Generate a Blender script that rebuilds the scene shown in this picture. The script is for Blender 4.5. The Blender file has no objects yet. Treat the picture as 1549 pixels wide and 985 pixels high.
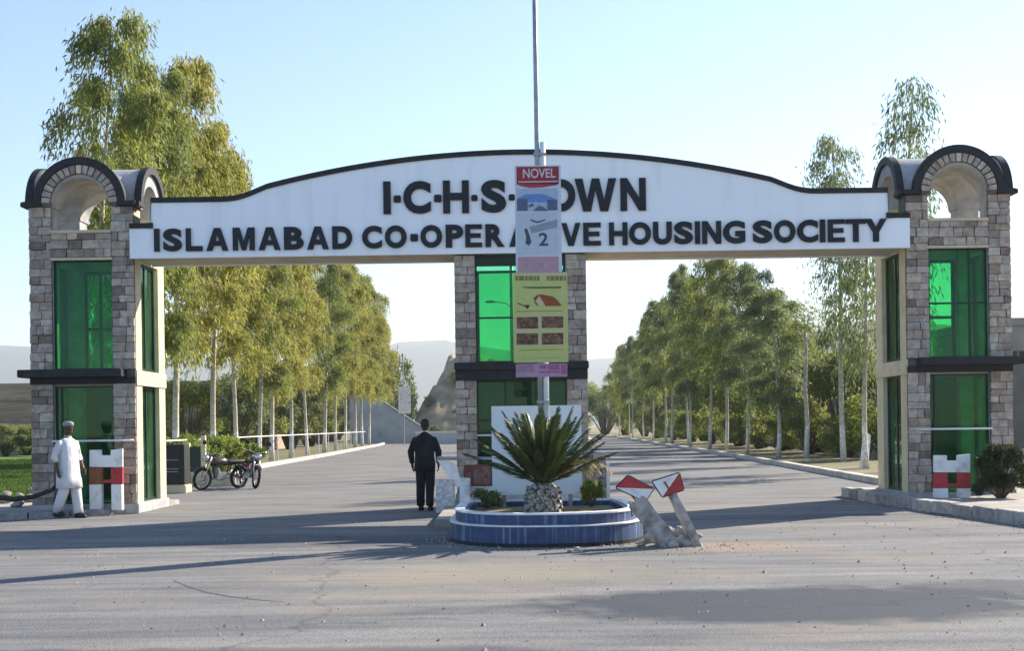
import bpy, bmesh, math, random
import numpy as np
from mathutils import Vector, Matrix, noise as mnoise
R = math.radians
PI = math.pi
scn = bpy.context.scene
col = scn.collection

# ------------------------------------------------------------------ camera, light, exposure
CAM_Y, CAM_H, F_PX, ROLL, HZ = -24.0, 1.6, 1872.0, R(0.8), 645.0
cd = bpy.data.cameras.new('camera')
cam = bpy.data.objects.new('camera', cd)
col.objects.link(cam)
cd.sensor_width = 36.0
cd.lens = 36.0 * F_PX / 1549.0
cd.shift_y = (HZ - 492.5) / 1549.0
cd.clip_start = 0.1
cd.clip_end = 20000
cam.matrix_world = Matrix.Translation((0, CAM_Y, CAM_H)) @ Matrix.Rotation(R(90), 4, 'X') @ Matrix.Rotation(-ROLL, 4, 'Z')
scn.camera = cam

SUN_EL, SUN_AZ = R(31), R(52)          # azimuth measured from +Y (behind the gate) towards +X
world = bpy.data.worlds.new('World')
scn.world = world
world.use_nodes = True
wn = world.node_tree
for n in list(wn.nodes):
    wn.nodes.remove(n)
sky = wn.nodes.new('ShaderNodeTexSky')
sky.sky_type = 'NISHITA'
sky.sun_disc = False
sky.sun_elevation = SUN_EL
sky.sun_rotation = SUN_AZ
sky.altitude = 500
sky.air_density = 1.0
sky.dust_density = 0.1
sky.ozone_density = 4.5
bg = wn.nodes.new('ShaderNodeBackground')
bg.inputs['Strength'].default_value = 0.093
wo = wn.nodes.new('ShaderNodeOutputWorld')
wn.links.new(sky.outputs[0], bg.inputs[0])
wn.links.new(bg.outputs[0], wo.inputs[0])

sl = bpy.data.lights.new('sun', 'SUN')
sl.energy = 5.0
sl.angle = R(0.6)
sl.color = (1.0, 0.90, 0.74)
sun = bpy.data.objects.new('sun', sl)
col.objects.link(sun)
sdir = Vector((math.sin(SUN_AZ) * math.cos(SUN_EL), math.cos(SUN_AZ) * math.cos(SUN_EL), math.sin(SUN_EL)))
sun.rotation_euler = sdir.to_track_quat('Z', 'Y').to_euler()
sun.location = (20, 40, 40)

vs = scn.view_settings
vs.view_transform = 'Standard'
vs.look = 'None'
vs.exposure = 1.36
vs.gamma = 1.0
scn.render.engine = 'CYCLES'
try:
    scn.cycles.transparent_max_bounces = 24
    scn.cycles.max_bounces = 8
except Exception:
    pass


def at(px, py, y):
    """photo pixel -> world point on the plane Y = y"""
    d = y - CAM_Y
    u, v = px - 774.5, HZ - py
    c, s = math.cos(ROLL), math.sin(ROLL)
    return Vector(((u * c + v * s) / F_PX * d, y, CAM_H + (-u * s + v * c) / F_PX * d))


def gnd(px, py, z=0.0):
    """photo pixel -> point on the ground"""
    u, v = px - 774.5, HZ - py
    c, s = math.cos(ROLL), math.sin(ROLL)
    b = -u * s + v * c
    d = (z - CAM_H) / (b / F_PX)
    return Vector(((u * c + v * s) / F_PX * d, CAM_Y + d, z))


# ------------------------------------------------------------------ materials
def S(r, g, b):
    f = lambda c: (c / 255 / 12.92) if c / 255 <= 0.04045 else ((c / 255 + 0.055) / 1.055) ** 2.4
    return (f(r), f(g), f(b), 1)


MATS = {}


def mat(name, c1, c2=None, scale=4.0, rough=0.8, bump=0.0, metal=0.0, rand=0.0, stretch=(1, 1, 1), island=0.0,
        detail=6.0, bscale=None, spec=0.3, transl=0.0, objrand=None, lo=0.35, hi=0.65):
    if name in MATS:
        return MATS[name]
    m = bpy.data.materials.new(name)
    m.use_nodes = True
    nt = m.node_tree
    N, L = nt.nodes, nt.links
    bsdf = N['Principled BSDF']
    bsdf.inputs['Roughness'].default_value = rough
    bsdf.inputs['Metallic'].default_value = metal
    bsdf.inputs['Specular IOR Level'].default_value = spec
    c2 = c2 or c1
    geo = N.new('ShaderNodeNewGeometry')
    mp = N.new('ShaderNodeMapping')
    mp.inputs['Scale'].default_value = stretch
    L.new(geo.outputs['Position'], mp.inputs['Vector'])
    nz = N.new('ShaderNodeTexNoise')
    nz.inputs['Scale'].default_value = scale
    nz.inputs['Detail'].default_value = detail
    nz.inputs['Roughness'].default_value = 0.6
    L.new(mp.outputs[0], nz.inputs['Vector'])
    rp = N.new('ShaderNodeValToRGB')
    rp.color_ramp.elements[0].position = lo
    rp.color_ramp.elements[1].position = hi
    rp.color_ramp.elements[0].color = c1
    rp.color_ramp.elements[1].color = c2
    L.new(nz.outputs['Fac'], rp.inputs['Fac'])
    out = rp.outputs['Color']
    if objrand:
        oi = N.new('ShaderNodeObjectInfo')
        r2 = N.new('ShaderNodeValToRGB')
        r2.color_ramp.interpolation = 'LINEAR'
        els = r2.color_ramp.elements
        els[0].position, els[0].color = 0, objrand[0]
        els[1].position, els[1].color = 1, objrand[-1]
        for i, c in enumerate(objrand[1:-1]):
            e = els.new((i + 1) / (len(objrand) - 1))
            e.color = c
        L.new(oi.outputs['Random'], r2.inputs['Fac'])
        mx = N.new('ShaderNodeMixRGB')
        mx.blend_type = 'MULTIPLY'
        mx.inputs[0].default_value = 1
        L.new(out, mx.inputs[1])
        L.new(r2.outputs[0], mx.inputs[2])
        out = mx.outputs[0]
    if rand or island:
        hs = N.new('ShaderNodeHueSaturation')
        mr = N.new('ShaderNodeMapRange')
        k = island or rand
        mr.inputs['To Min'].default_value = 1 - k
        mr.inputs['To Max'].default_value = 1 + k
        if island:
            L.new(geo.outputs['Random Per Island'], mr.inputs['Value'])
        else:
            oi = N.new('ShaderNodeObjectInfo')
            L.new(oi.outputs['Random'], mr.inputs['Value'])
        L.new(mr.outputs[0], hs.inputs['Value'])
        L.new(out, hs.inputs['Color'])
        out = hs.outputs[0]
    L.new(out, bsdf.inputs['Base Color'])
    if bump:
        nb = N.new('ShaderNodeTexNoise')
        nb.inputs['Scale'].default_value = bscale or scale * 4
        nb.inputs['Detail'].default_value = 5
        L.new(mp.outputs[0], nb.inputs['Vector'])
        b = N.new('ShaderNodeBump')
        b.inputs['Strength'].default_value = bump
        b.inputs['Distance'].default_value = 0.02
        L.new(nb.outputs['Fac'], b.inputs['Height'])
        L.new(b.outputs[0], bsdf.inputs['Normal'])
    if transl:
        tr = N.new('ShaderNodeBsdfTranslucent')
        L.new(out, tr.inputs['Color'])
        ms = N.new('ShaderNodeMixShader')
        ms.inputs[0].default_value = transl
        L.new(bsdf.outputs[0], ms.inputs[1])
        L.new(tr.outputs[0], ms.inputs[2])
        L.new(ms.outputs[0], N['Material Output'].inputs['Surface'])
    MATS[name] = m
    return m


def glass_mat(name, tint, rough=0.02):
    m = bpy.data.materials.new(name)
    m.use_nodes = True
    N, L = m.node_tree.nodes, m.node_tree.links
    N.remove(N['Principled BSDF'])
    t = N.new('ShaderNodeBsdfTransparent')
    t.inputs[0].default_value = tint
    g = N.new('ShaderNodeBsdfGlossy')
    g.inputs['Roughness'].default_value = rough
    g.inputs['Color'].default_value = (0.75, 0.95, 0.82, 1)
    fr = N.new('ShaderNodeFresnel')
    fr.inputs[0].default_value = 1.3
    nz = N.new('ShaderNodeTexNoise')
    nz.inputs['Scale'].default_value = 1.3
    b = N.new('ShaderNodeBump')
    b.inputs['Strength'].default_value = 0.05
    b.inputs['Distance'].default_value = 0.02
    L.new(nz.outputs[0], b.inputs['Height'])
    L.new(b.outputs[0], g.inputs['Normal'])
    ms = N.new('ShaderNodeMixShader')
    L.new(fr.outputs[0], ms.inputs[0])
    L.new(t.outputs[0], ms.inputs[1])
    L.new(g.outputs[0], ms.inputs[2])
    df = N.new('ShaderNodeBsdfDiffuse')
    df.inputs[0].default_value = (0.20, 0.34, 0.24, 1)
    n2 = N.new('ShaderNodeTexNoise')
    n2.inputs['Scale'].default_value = 2.3
    n2.inputs['Detail'].default_value = 7
    mr = N.new('ShaderNodeMapRange')
    mr.inputs['From Min'].default_value = .35
    mr.inputs['From Max'].default_value = .7
    mr.inputs['To Min'].default_value = .0
    mr.inputs['To Max'].default_value = .12
    L.new(n2.outputs['Fac'], mr.inputs['Value'])
    m2 = N.new('ShaderNodeMixShader')
    L.new(mr.outputs[0], m2.inputs[0])
    L.new(ms.outputs[0], m2.inputs[1])
    L.new(df.outputs[0], m2.inputs[2])
    L.new(m2.outputs[0], N['Material Output'].inputs['Surface'])
    return m


def G(v, k=1.0):
    return (v, v * k, v * k * k, 1)


m_glass = glass_mat('green glass', (0.44, 0.84, 0.58, 1))
m_stone = mat('stone', (0.60, 0.57, 0.55, 1), (1, 0.97, 0.94, 1), 9, 0.85, 0.6,
              objrand=[(0.56, 0.47, 0.37, 1), (0.30, 0.24, 0.20, 1), (0.47, 0.40, 0.33, 1), (0.62, 0.56, 0.48, 1), (0.36, 0.31, 0.27, 1), (0.50, 0.44, 0.38, 1),
                       (0.44, 0.34, 0.28, 1), (0.20, 0.165, 0.14, 1), (0.52, 0.48, 0.43, 1), (0.60, 0.50, 0.38, 1), (0.40, 0.37, 0.34, 1), (0.54, 0.45, 0.39, 1)], bscale=30)
m_mortar = mat('mortar', (0.09, 0.08, 0.075, 1), (0.17, 0.15, 0.14, 1), 12, 0.95)
m_cream = mat('cream plaster', (0.50, 0.43, 0.29, 1), (0.62, 0.54, 0.38, 1), 3, 0.85, 0.15)
m_conc = mat('grey concrete', (0.27, 0.275, 0.285, 1), (0.43, 0.43, 0.43, 1), 3, 0.9, 0.3)
m_soffit = mat('soffit', (0.33, 0.29, 0.24, 1), (0.42, 0.38, 0.32, 1), 2, 0.9, 0.1)
m_white = mat('white fascia', (0.74, 0.77, 0.81, 1), (0.86, 0.89, 0.93, 1), 2.2, 0.6, 0.05, stretch=(1.6, 1, .22), lo=.22, hi=.5)
m_black = mat('black trim', (0.012, 0.013, 0.014, 1), (0.025, 0.026, 0.027, 1), 8, 0.6)
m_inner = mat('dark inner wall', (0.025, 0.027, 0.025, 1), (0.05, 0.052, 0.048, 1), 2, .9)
m_letter = mat('black letters', (0.008, 0.010, 0.016, 1), None, 8, 0.45)
m_frame = mat('dark frame', (0.015, 0.03, 0.022, 1), None, 8, 0.4)
m_paint = mat('white paint', (0.48, 0.46, 0.43, 1), (0.78, 0.78, 0.77, 1), 5, 0.6, 0.1, lo=.25, hi=.5)
m_red = mat('red paint', (0.20, 0.03, 0.03, 1), (0.44, 0.045, 0.05, 1), 9, 0.55, .1, lo=.25, hi=.5)
m_brown = mat('brown board', (0.20, 0.07, 0.025, 1), (0.28, 0.11, 0.045, 1), 8, 0.7)
m_steel = mat('galvanised steel', (0.26, 0.27, 0.28, 1), (0.38, 0.39, 0.40, 1), 7, 0.5, metal=0.5)


# ------------------------------------------------------------------ mesh helpers
class MB:
    def __init__(s):
        s.v, s.f, s.mi = [], [], []

    def add(s, vs, fs, mi=0):
        o = len(s.v)
        s.v += [tuple(p) for p in vs]
        s.f += [tuple(i + o for i in f) for f in fs]
        s.mi += [mi] * len(fs)
        return s

    def box(s, x0, y0, z0, x1, y1, z1, mi=0):
        p = [(x0, y0, z0), (x1, y0, z0), (x1, y1, z0), (x0, y1, z0), (x0, y0, z1), (x1, y0, z1), (x1, y1, z1), (x0, y1, z1)]
        return s.add(p, [(0, 3, 2, 1), (4, 5, 6, 7), (0, 1, 5, 4), (1, 2, 6, 5), (2, 3, 7, 6), (3, 0, 4, 7)], mi)

    def obox(s, c, ax, ay, az, hx, hy, hz, mi=0):
        c, ax, ay, az = Vector(c), Vector(ax).normalized(), Vector(ay).normalized(), Vector(az).normalized()
        p = [c + ax * hx * a + ay * hy * b + az * hz * d for d in (-1, 1) for a, b in ((-1, -1), (1, -1), (1, 1), (-1, 1))]
        return s.add(p, [(0, 3, 2, 1), (4, 5, 6, 7), (0, 1, 5, 4), (1, 2, 6, 5), (2, 3, 7, 6), (3, 0, 4, 7)], mi)

    def tube(s, pts, rad, n=8, caps=True, sq=1.0, mi=0):
        pts = [Vector(p) for p in pts]
        if not hasattr(rad, '__len__'):
            rad = [rad] * len(pts)
        up = Vector((0, 0, 1)) if abs((pts[-1] - pts[0]).normalized().z) < 0.9 else Vector((1, 0, 0))
        vs = []
        for i, p in enumerate(pts):
            t = (pts[min(i + 1, len(pts) - 1)] - pts[max(i - 1, 0)]).normalized()
            a = t.cross(up)
            if a.length < 1e-4:
                a = t.orthogonal()
            a.normalize()
            b = t.cross(a).normalized()
            for k in range(n):
                th = 2 * PI * k / n
                vs.append(p + a * (math.cos(th) * rad[i]) + b * (math.sin(th) * rad[i] * sq))
        fs = [(i * n + k, i * n + (k + 1) % n, (i + 1) * n + (k + 1) % n, (i + 1) * n + k)
              for i in range(len(pts) - 1) for k in range(n)]
        if caps:
            fs.append(tuple(range(n))[::-1])
            fs.append(tuple((len(pts) - 1) * n + k for k in range(n)))
        return s.add(vs, fs, mi)

    def loft(s, rings, n=16, pw=2.0, caps=True, mi=0):
        """rings: (cx, cy, cz, rx, ry)"""
        vs = []
        for (cx, cy, cz, rx, ry) in rings:
            for k in range(n):
                th = 2 * PI * k / n
                c, d = math.cos(th), math.sin(th)
                vs.append((cx + rx * math.copysign(abs(c) ** (2 / pw), c), cy + ry * math.copysign(abs(d) ** (2 / pw), d), cz))
        fs = [(i * n + k, i * n + (k + 1) % n, (i + 1) * n + (k + 1) % n, (i + 1) * n + k)
              for i in range(len(rings) - 1) for k in range(n)]
        if caps:
            fs.append(tuple(range(n))[::-1])
            fs.append(tuple((len(rings) - 1) * n + k for k in range(n)))
        return s.add(vs, fs, mi)

    def prism(s, poly, y0, y1, mi=0):
        """poly in (x,z), extruded along y"""
        n = len(poly)
        vs = [(x, y0, z) for x, z in poly] + [(x, y1, z) for x, z in poly]
        fs = [tuple(range(n)), tuple(range(2 * n - 1, n - 1, -1))]
        fs += [(k, n + k, n + (k + 1) % n, (k + 1) % n) for k in range(n)]
        return s.add(vs, fs, mi)

    def slab(s, poly, z0, z1, mi=0):
        """poly in (x,y), extruded along z"""
        n = len(poly)
        vs = [(x, y, z0) for x, y in poly] + [(x, y, z1) for x, y in poly]
        fs = [tuple(range(n))[::-1], tuple(range(n, 2 * n))]
        fs += [(k, (k + 1) % n, n + (k + 1) % n, n + k) for k in range(n)]
        return s.add(vs, fs, mi)

    def torus(s, c, axis, r, rr, n=24, m=8, mi=0):
        c, axis = Vector(c), Vector(axis).normalized()
        a = axis.orthogonal().normalized()
        b = axis.cross(a)
        vs = []
        for i in range(n):
            d = a * math.cos(2 * PI * i / n) + b * math.sin(2 * PI * i / n)
            for j in range(m):
                vs.append(c + d * (r + rr * math.cos(2 * PI * j / m)) + axis * (rr * math.sin(2 * PI * j / m)))
        fs = [(i * m + j, ((i + 1) % n) * m + j, ((i + 1) % n) * m + (j + 1) % m, i * m + (j + 1) % m)
              for i in range(n) for j in range(m)]
        return s.add(vs, fs, mi)

    def ell(s, c, rx, ry, rz, n=12, m=8, mi=0):
        rings = []
        for j in range(1, m):
            t = -PI / 2 + PI * j / m
            rings.append((c[0], c[1], c[2] + rz * math.sin(t), rx * math.cos(t), ry * math.cos(t)))
        return s.loft(rings, n, mi=mi)

    def mesh(s, name, mats, smooth=False, recalc=True):
        me = bpy.data.meshes.new(name)
        me.from_pydata(s.v, [], s.f)
        if not isinstance(mats, (list, tuple)):
            mats = [mats]
        for m in mats:
            me.materials.append(m)
        me.polygons.foreach_set('material_index', s.mi)
        if recalc:
            bm = bmesh.new()
            bm.from_mesh(me)
            bmesh.ops.recalc_face_normals(bm, faces=bm.faces)
            bm.to_mesh(me)
            bm.free()
        if smooth:
            me.polygons.foreach_set('use_smooth', [True] * len(me.polygons))
        me.update()
        return me


def obj(name, me, parent=None, loc=None, kind=None):
    o = bpy.data.objects.new(name, me)
    col.objects.link(o)
    if parent is not None:
        o.parent = parent
    if loc is not None:
        o.location = loc
    if kind:
        o['kind'] = kind
    return o


def part(name, mb, m, parent=None, smooth=False, bevel=0.0, kind=None):
    me = mb.mesh(name, m, smooth)
    if bevel:
        bm = bmesh.new()
        bm.from_mesh(me)
        bmesh.ops.bevel(bm, geom=list(bm.edges), offset=bevel, segments=2, affect='EDGES', clamp_overlap=True)
        bm.to_mesh(me)
        bm.free()
    return obj(name, me, parent, kind=kind)


def tag(o, label, cat, group=None):
    o['label'] = label
    o['category'] = cat
    if group:
        o['group'] = group
    return o


def thing(name, label, cat, loc=(0, 0, 0), rz=0.0, group=None):
    o = bpy.data.objects.new(name, None)
    o.empty_display_size = 0.2
    col.objects.link(o)
    o.location = loc
    o.rotation_euler = (0, 0, rz)
    return tag(o, label, cat, group)


def copy_tree(o, parent=None):
    c = o.copy()
    col.objects.link(c)
    if parent is not None:
        c.parent = parent
    for ch in list(o.children):
        copy_tree(ch, c)
    return c


HAZE_D = 0.00022

ORD = ['first', 'second', 'third', 'fourth', 'fifth', 'sixth', 'seventh', 'eighth', 'ninth', 'tenth', 'eleventh', 'twelfth', 'thirteenth',
       'fourteenth', 'fifteenth', 'sixteenth', 'seventeenth', 'eighteenth']

# ================================================================== SETTING
# ground: one sheet to the horizon
m_earth = mat('dry earth', (0.16, 0.14, 0.075, 1), (0.27, 0.21, 0.135, 1), 0.15, 0.95, 0.3, bscale=3)
m_grass = mat('grass', (0.075, 0.14, 0.02, 1), (0.12, 0.21, 0.03, 1), 0.8, 0.95, 0.4, bscale=20)


def make_ground():
    N = 90
    xs = np.concatenate([-np.geomspace(6000, 14, N // 2), np.geomspace(14, 6000, N // 2)])
    ys = np.concatenate([[-400, -150, -60], np.geomspace(10, 6000, 60) - 40])
    mb = MB()
    vs = []
    for y in ys:
        for x in xs:
            vs.append((x, y, 0.0))
    nx = len(xs)
    fs = [(j * nx + i, j * nx + i + 1, (j + 1) * nx + i + 1, (j + 1) * nx + i) for j in range(len(ys) - 1) for i in range(nx - 1)]
    mb.add(vs, fs)
    o = part('ground', mb, m_earth)
    o['kind'] = 'structure'


make_ground()


def road_material():
    m = bpy.data.materials.new('old asphalt')
    m.use_nodes = True
    N, L = m.node_tree.nodes, m.node_tree.links
    b = N['Principled BSDF']
    b.inputs['Roughness'].default_value = 0.9
    b.inputs['Specular IOR Level'].default_value = 0.15
    geo = N.new('ShaderNodeNewGeometry')

    def noise(scale, st=(1, 1, 1), det=6, rough=0.6):
        mp = N.new('ShaderNodeMapping')
        mp.inputs['Scale'].default_value = st
        L.new(geo.outputs['Position'], mp.inputs[0])
        nz = N.new('ShaderNodeTexNoise')
        nz.inputs['Scale'].default_value = scale
        nz.inputs['Detail'].default_value = det
        nz.inputs['Roughness'].default_value = rough
        L.new(mp.outputs[0], nz.inputs['Vector'])
        return nz.outputs['Fac']

    def ramp(fac, p0, c0, p1, c1):
        r = N.new('ShaderNodeValToRGB')
        r.color_ramp.elements[0].position, r.color_ramp.elements[0].color = p0, c0
        r.color_ramp.elements[1].position, r.color_ramp.elements[1].color = p1, c1
        L.new(fac, r.inputs[0])
        return r.outputs[0]

    def mix(fac, a, c, mode='MIX'):
        x = N.new('ShaderNodeMixRGB')
        x.blend_type = mode
        if isinstance(fac, float):
            x.inputs[0].default_value = fac
        else:
            L.new(fac, x.inputs[0])
        for k, v in ((1, a), (2, c)):
            if isinstance(v, tuple):
                x.inputs[k].default_value = v
            else:
                L.new(v, x.inputs[k])
        return x.outputs[0]

    base = ramp(noise(1.1, (0.35, 1, 1)), 0.3, (0.14, 0.143, 0.15, 1), 0.7, (0.235, 0.232, 0.23, 1))
    streak = ramp(noise(2.2, (0.10, 1.6, 1), 5), 0.34, (0.72, 0.74, 0.78, 1), 0.62, (1.10, 1.08, 1.06, 1))
    c = mix(1.0, base, streak, 'MULTIPLY')
    grain = ramp(noise(70, (1, 1, 1), 3), 0.32, (0.55, 0.55, 0.55, 1), 0.68, (1.35, 1.35, 1.35, 1))
    c = mix(1.0, c, grain, 'MULTIPLY')
    dust = ramp(noise(0.45, (0.7, 1.2, 1), 7), 0.5, (0, 0, 0, 1), 0.72, (0.55, 0.55, 0.55, 1))
    c = mix(dust, c, (0.30, 0.245, 0.19, 1))

    def blob(cx, cy, rx, ry):
        mp = N.new('ShaderNodeMapping')
        mp.inputs['Location'].default_value = (-cx / rx, -cy / ry, 0)
        mp.inputs['Scale'].default_value = (1 / rx, 1 / ry, 0)
        L.new(geo.outputs['Position'], mp.inputs[0])
        nz = N.new('ShaderNodeTexNoise')
        nz.inputs['Scale'].default_value = 2.2
        nz.inputs['Detail'].default_value = 5
        L.new(geo.outputs['Position'], nz.inputs['Vector'])
        ln = N.new('ShaderNodeVectorMath')
        ln.operation = 'LENGTH'
        L.new(mp.outputs[0], ln.inputs[0])
        ad = N.new('ShaderNodeMath')
        ad.operation = 'MULTIPLY_ADD'
        L.new(nz.outputs['Fac'], ad.inputs[0])
        ad.inputs[1].default_value = 0.9
        L.new(ln.outputs['Value'], ad.inputs[2])
        hf = N.new('ShaderNodeMath')
        hf.operation = 'MULTIPLY'
        hf.inputs[1].default_value = .5
        L.new(ad.outputs[0], hf.inputs[0])
        return hf.outputs[0]
    d = ramp(blob(2.9, -8.0, 1.5, 1.0), 0.38, (0.4, 0.4, 0.4, 1), 0.72, (0, 0, 0, 1))
    c = mix(d, c, (0.34, 0.23, 0.15, 1))
    d = ramp(blob(0.0, -10.6, 2.6, 1.6), 0.36, (0.5, 0.5, 0.5, 1), 0.72, (0, 0, 0, 1))
    c = mix(d, c, (0.29, 0.255, 0.19, 1))
    # darker bluish patches with noise-broken edges
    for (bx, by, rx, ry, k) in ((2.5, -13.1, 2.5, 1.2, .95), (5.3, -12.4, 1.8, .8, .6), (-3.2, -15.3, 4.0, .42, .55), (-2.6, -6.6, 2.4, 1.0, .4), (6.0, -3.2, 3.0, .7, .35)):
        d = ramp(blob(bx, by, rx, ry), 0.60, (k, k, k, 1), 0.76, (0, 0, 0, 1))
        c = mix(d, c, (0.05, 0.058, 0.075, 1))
    oil = ramp(noise(3.1, (1, 1, 1), 3), 0.66, (0, 0, 0, 1), 0.74, (0.5, 0.5, 0.5, 1))
    c = mix(oil, c, (0.09, 0.088, 0.085, 1))
    # thin cracks
    vo = N.new('ShaderNodeTexVoronoi')
    vo.feature = 'DISTANCE_TO_EDGE'
    vo.inputs['Scale'].default_value = 0.1
    mpv = N.new('ShaderNodeMapping')
    L.new(geo.outputs['Position'], mpv.inputs[0])
    nzv = N.new('ShaderNodeTexNoise')
    nzv.inputs['Scale'].default_value = 1.5
    L.new(geo.outputs['Position'], nzv.inputs['Vector'])
    va = N.new('ShaderNodeVectorMath')
    va.operation = 'ADD'
    L.new(mpv.outputs[0], va.inputs[0])
    L.new(nzv.outputs['Color'], va.inputs[1])
    L.new(va.outputs[0], vo.inputs['Vector'])
    cr = ramp(vo.outputs['Distance'], 0.0008, (0.7, 0.7, 0.7, 1), 0.003, (1, 1, 1, 1))
    c = mix(1.0, c, cr, 'MULTIPLY')
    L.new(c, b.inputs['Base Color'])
    bp = N.new('ShaderNodeBump')
    bp.inputs['Strength'].default_value = 0.6
    bp.inputs['Distance'].default_value = 0.012
    L.new(noise(55, (1, 1, 1), 4), bp.inputs['Height'])
    L.new(bp.outputs[0], b.inputs['Normal'])
    return m


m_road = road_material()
m_patch = None and mat('darker asphalt patch', (0.075, 0.08, 0.088, 1), (0.125, 0.128, 0.132, 1), 1.6, 0.85, 0.6, stretch=(0.4, 1.5, 1), bscale=60)

# straight carriageways running through the gate plus the apron in front of it
KL = [(-9.4, 2.5), (-9.6, 12), (-10.4, 28), (-10.8, 50), (-12.0, 90), (-14.5, 126), (-19, 190), (-30, 320), (-48, 470)]
KR = [(8.6, 1.5), (9.2, 7), (10.4, 36), (11.2, 70), (12.5, 110), (13.0, 150), (11.5, 210), (4, 320), (-8, 470)]


def strip(pl, pr, z, m, name):
    mb = MB()
    n = len(pl)
    vs = [(x, y, z) for x, y in pl] + [(x, y, z) for x, y in pr]
    mb.add(vs, [(i, n + i, n + i + 1, i + 1) for i in range(n - 1)])
    o = part(name, mb, m, kind='structure')
    return o


def resample(pl, ys):
    return [(float(np.interp(y, [p[1] for p in pl], [p[0] for p in pl])), y) for y in ys]


ysr = [2.5, 7, 12, 20, 28, 36, 50, 70, 90, 110, 126, 150, 190, 210, 260, 320, 400, 470]
rl, rr_ = resample(KL, ysr), resample(KR, ysr)
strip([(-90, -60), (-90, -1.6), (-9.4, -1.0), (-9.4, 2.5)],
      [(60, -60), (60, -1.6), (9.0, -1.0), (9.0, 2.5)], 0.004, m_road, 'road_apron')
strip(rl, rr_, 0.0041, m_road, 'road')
# kerbs along the far carriageways
m_kerb = mat('kerb', (0.42, 0.38, 0.33, 1), (0.62, 0.57, 0.50, 1), 2.0, 0.9, 0.4, bscale=9)
m_pave = mat('pavement', (0.26, 0.235, 0.21, 1), (0.40, 0.36, 0.33, 1), 1.6, 0.95, 0.4, bscale=12)


def long_kerb(pl, side, name):
    mb = MB()
    for (a, b) in zip(pl[:-1], pl[1:]):
        x0, y0 = a
        x1, y1 = b
        w = 0.28 * side
        mb.add([(x0, y0, 0), (x1, y1, 0), (x1 + w, y1, 0), (x0 + w, y0, 0), (x0, y0, .16), (x1, y1, .16), (x1 + w, y1, .16), (x0 + w, y0, .16)],
               [(0, 1, 5, 4), (2, 3, 7, 6), (4, 5, 6, 7), (0, 4, 7, 3), (1, 2, 6, 5)])
    part(name, mb, m_kerb, kind='structure')


long_kerb(rl[1:], -1, 'kerb')
long_kerb(rr_[1:], 1, 'kerb')
# verge beds beyond the kerbs (earth bank and grass)
strip([(x - 9, y) for x, y in rl], [(x - .3, y) for x, y in rl], 0.05, mat('verge', (0.10, 0.11, 0.045, 1), (0.22, 0.18, 0.11, 1), 0.7, 0.95, 0.5, bscale=8), 'verge')
strip([(x + .3, y) for x, y in rr_], [(x + 9, y) for x, y in rr_], 0.05, MATS['verge'], 'verge')
# lawn on the left
strip([(-120, -1.0), (-120, 75)], [(-9.8, -1.0), (-19.2, 75)], 0.02, m_grass, 'lawn')

# median behind the gate
mb = MB()
mb.box(-0.9, 1.8, 0, 1.3, 260, 0.16)
part('median', mb, m_kerb, kind='structure')
mb = MB()
mb.slab([(-1.25, -4.5), (1.62, -4.5), (1.62, 1.6), (-1.25, 1.6)], 0.0, 0.14)
part('median', mb, m_pave, kind='structure', bevel=0.02)

# pavements at the towers, each with its own kerb stones
m_kst = mat('kerb stone', (0.45, 0.45, 0.46, 1), (0.9, 0.88, 0.86, 1), 7, 0.9, 0.5, lo=0.3, hi=0.6,
            objrand=[(0.62, 0.60, 0.56, 1), (0.40, 0.38, 0.36, 1), (0.66, 0.64, 0.61, 1), (0.26, 0.26, 0.27, 1), (0.55, 0.52, 0.48, 1)], bscale=14)
RNG = random.Random(7)


def unit_blocks(n, seed, jit, m, bev=0.06):
    """roughly hewn unit cubes centred at the origin"""
    res = []
    rg = random.Random(seed)
    for i in range(n):
        bm = bmesh.new()
        bmesh.ops.create_cube(bm, size=1.0)
        for v in bm.verts:
            v.co += Vector((rg.uniform(-jit, jit), rg.uniform(-jit, jit), rg.uniform(-jit, jit)))
        bmesh.ops.bevel(bm, geom=list(bm.edges), offset=bev, segments=1, affect='EDGES')
        me = bpy.data.meshes.new('block')
        bm.to_mesh(me)
        bm.free()
        me.materials.append(m)
        res.append(me)
    return res


KST = unit_blocks(5, 3, 0.03, m_kst, 0.05)


def kerb_row(path, parent, hgt, wid=0.2, ln=0.62, side=1):
    """kerb stones along a polyline"""
    pts = [Vector((x, y, 0)) for x, y in path]
    for a, b in zip(pts[:-1], pts[1:]):
        L_ = (b - a).length
        n = max(1, round(L_ / ln))
        d = (b - a) / n
        for i in range(n):
            c = a + d * (i + .5)
            o = obj('kerb_stone', KST[RNG.randrange(5)], parent)
            o.location = (c.x, c.y, hgt / 2 + RNG.uniform(-.012, .008))
            o.rotation_euler = (0, RNG.uniform(-.02, .02), math.atan2(d.y, d.x) + RNG.uniform(-.02, .02))
            o.scale = (d.length - 0.012, wid, hgt)


# left pavement
pl = [(-30, -2.2), (-14, -1.75), (-10.6, -1.35), (-9.0, -0.95), (-7.7, -0.35), (-7.28, 0.25), (-7.28, 3.0), (-9.6, 4.0), (-30, 4.0)]
mb = MB()
mb.slab([(x, y) for x, y in pl], 0, 0.10)
pv = part('pavement', mb, m_pave, kind='structure')
kerb_row([(-16, -1.9), (-10.6, -1.42), (-9.0, -1.02), (-7.7, -0.42)], pv, 0.125)
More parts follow.
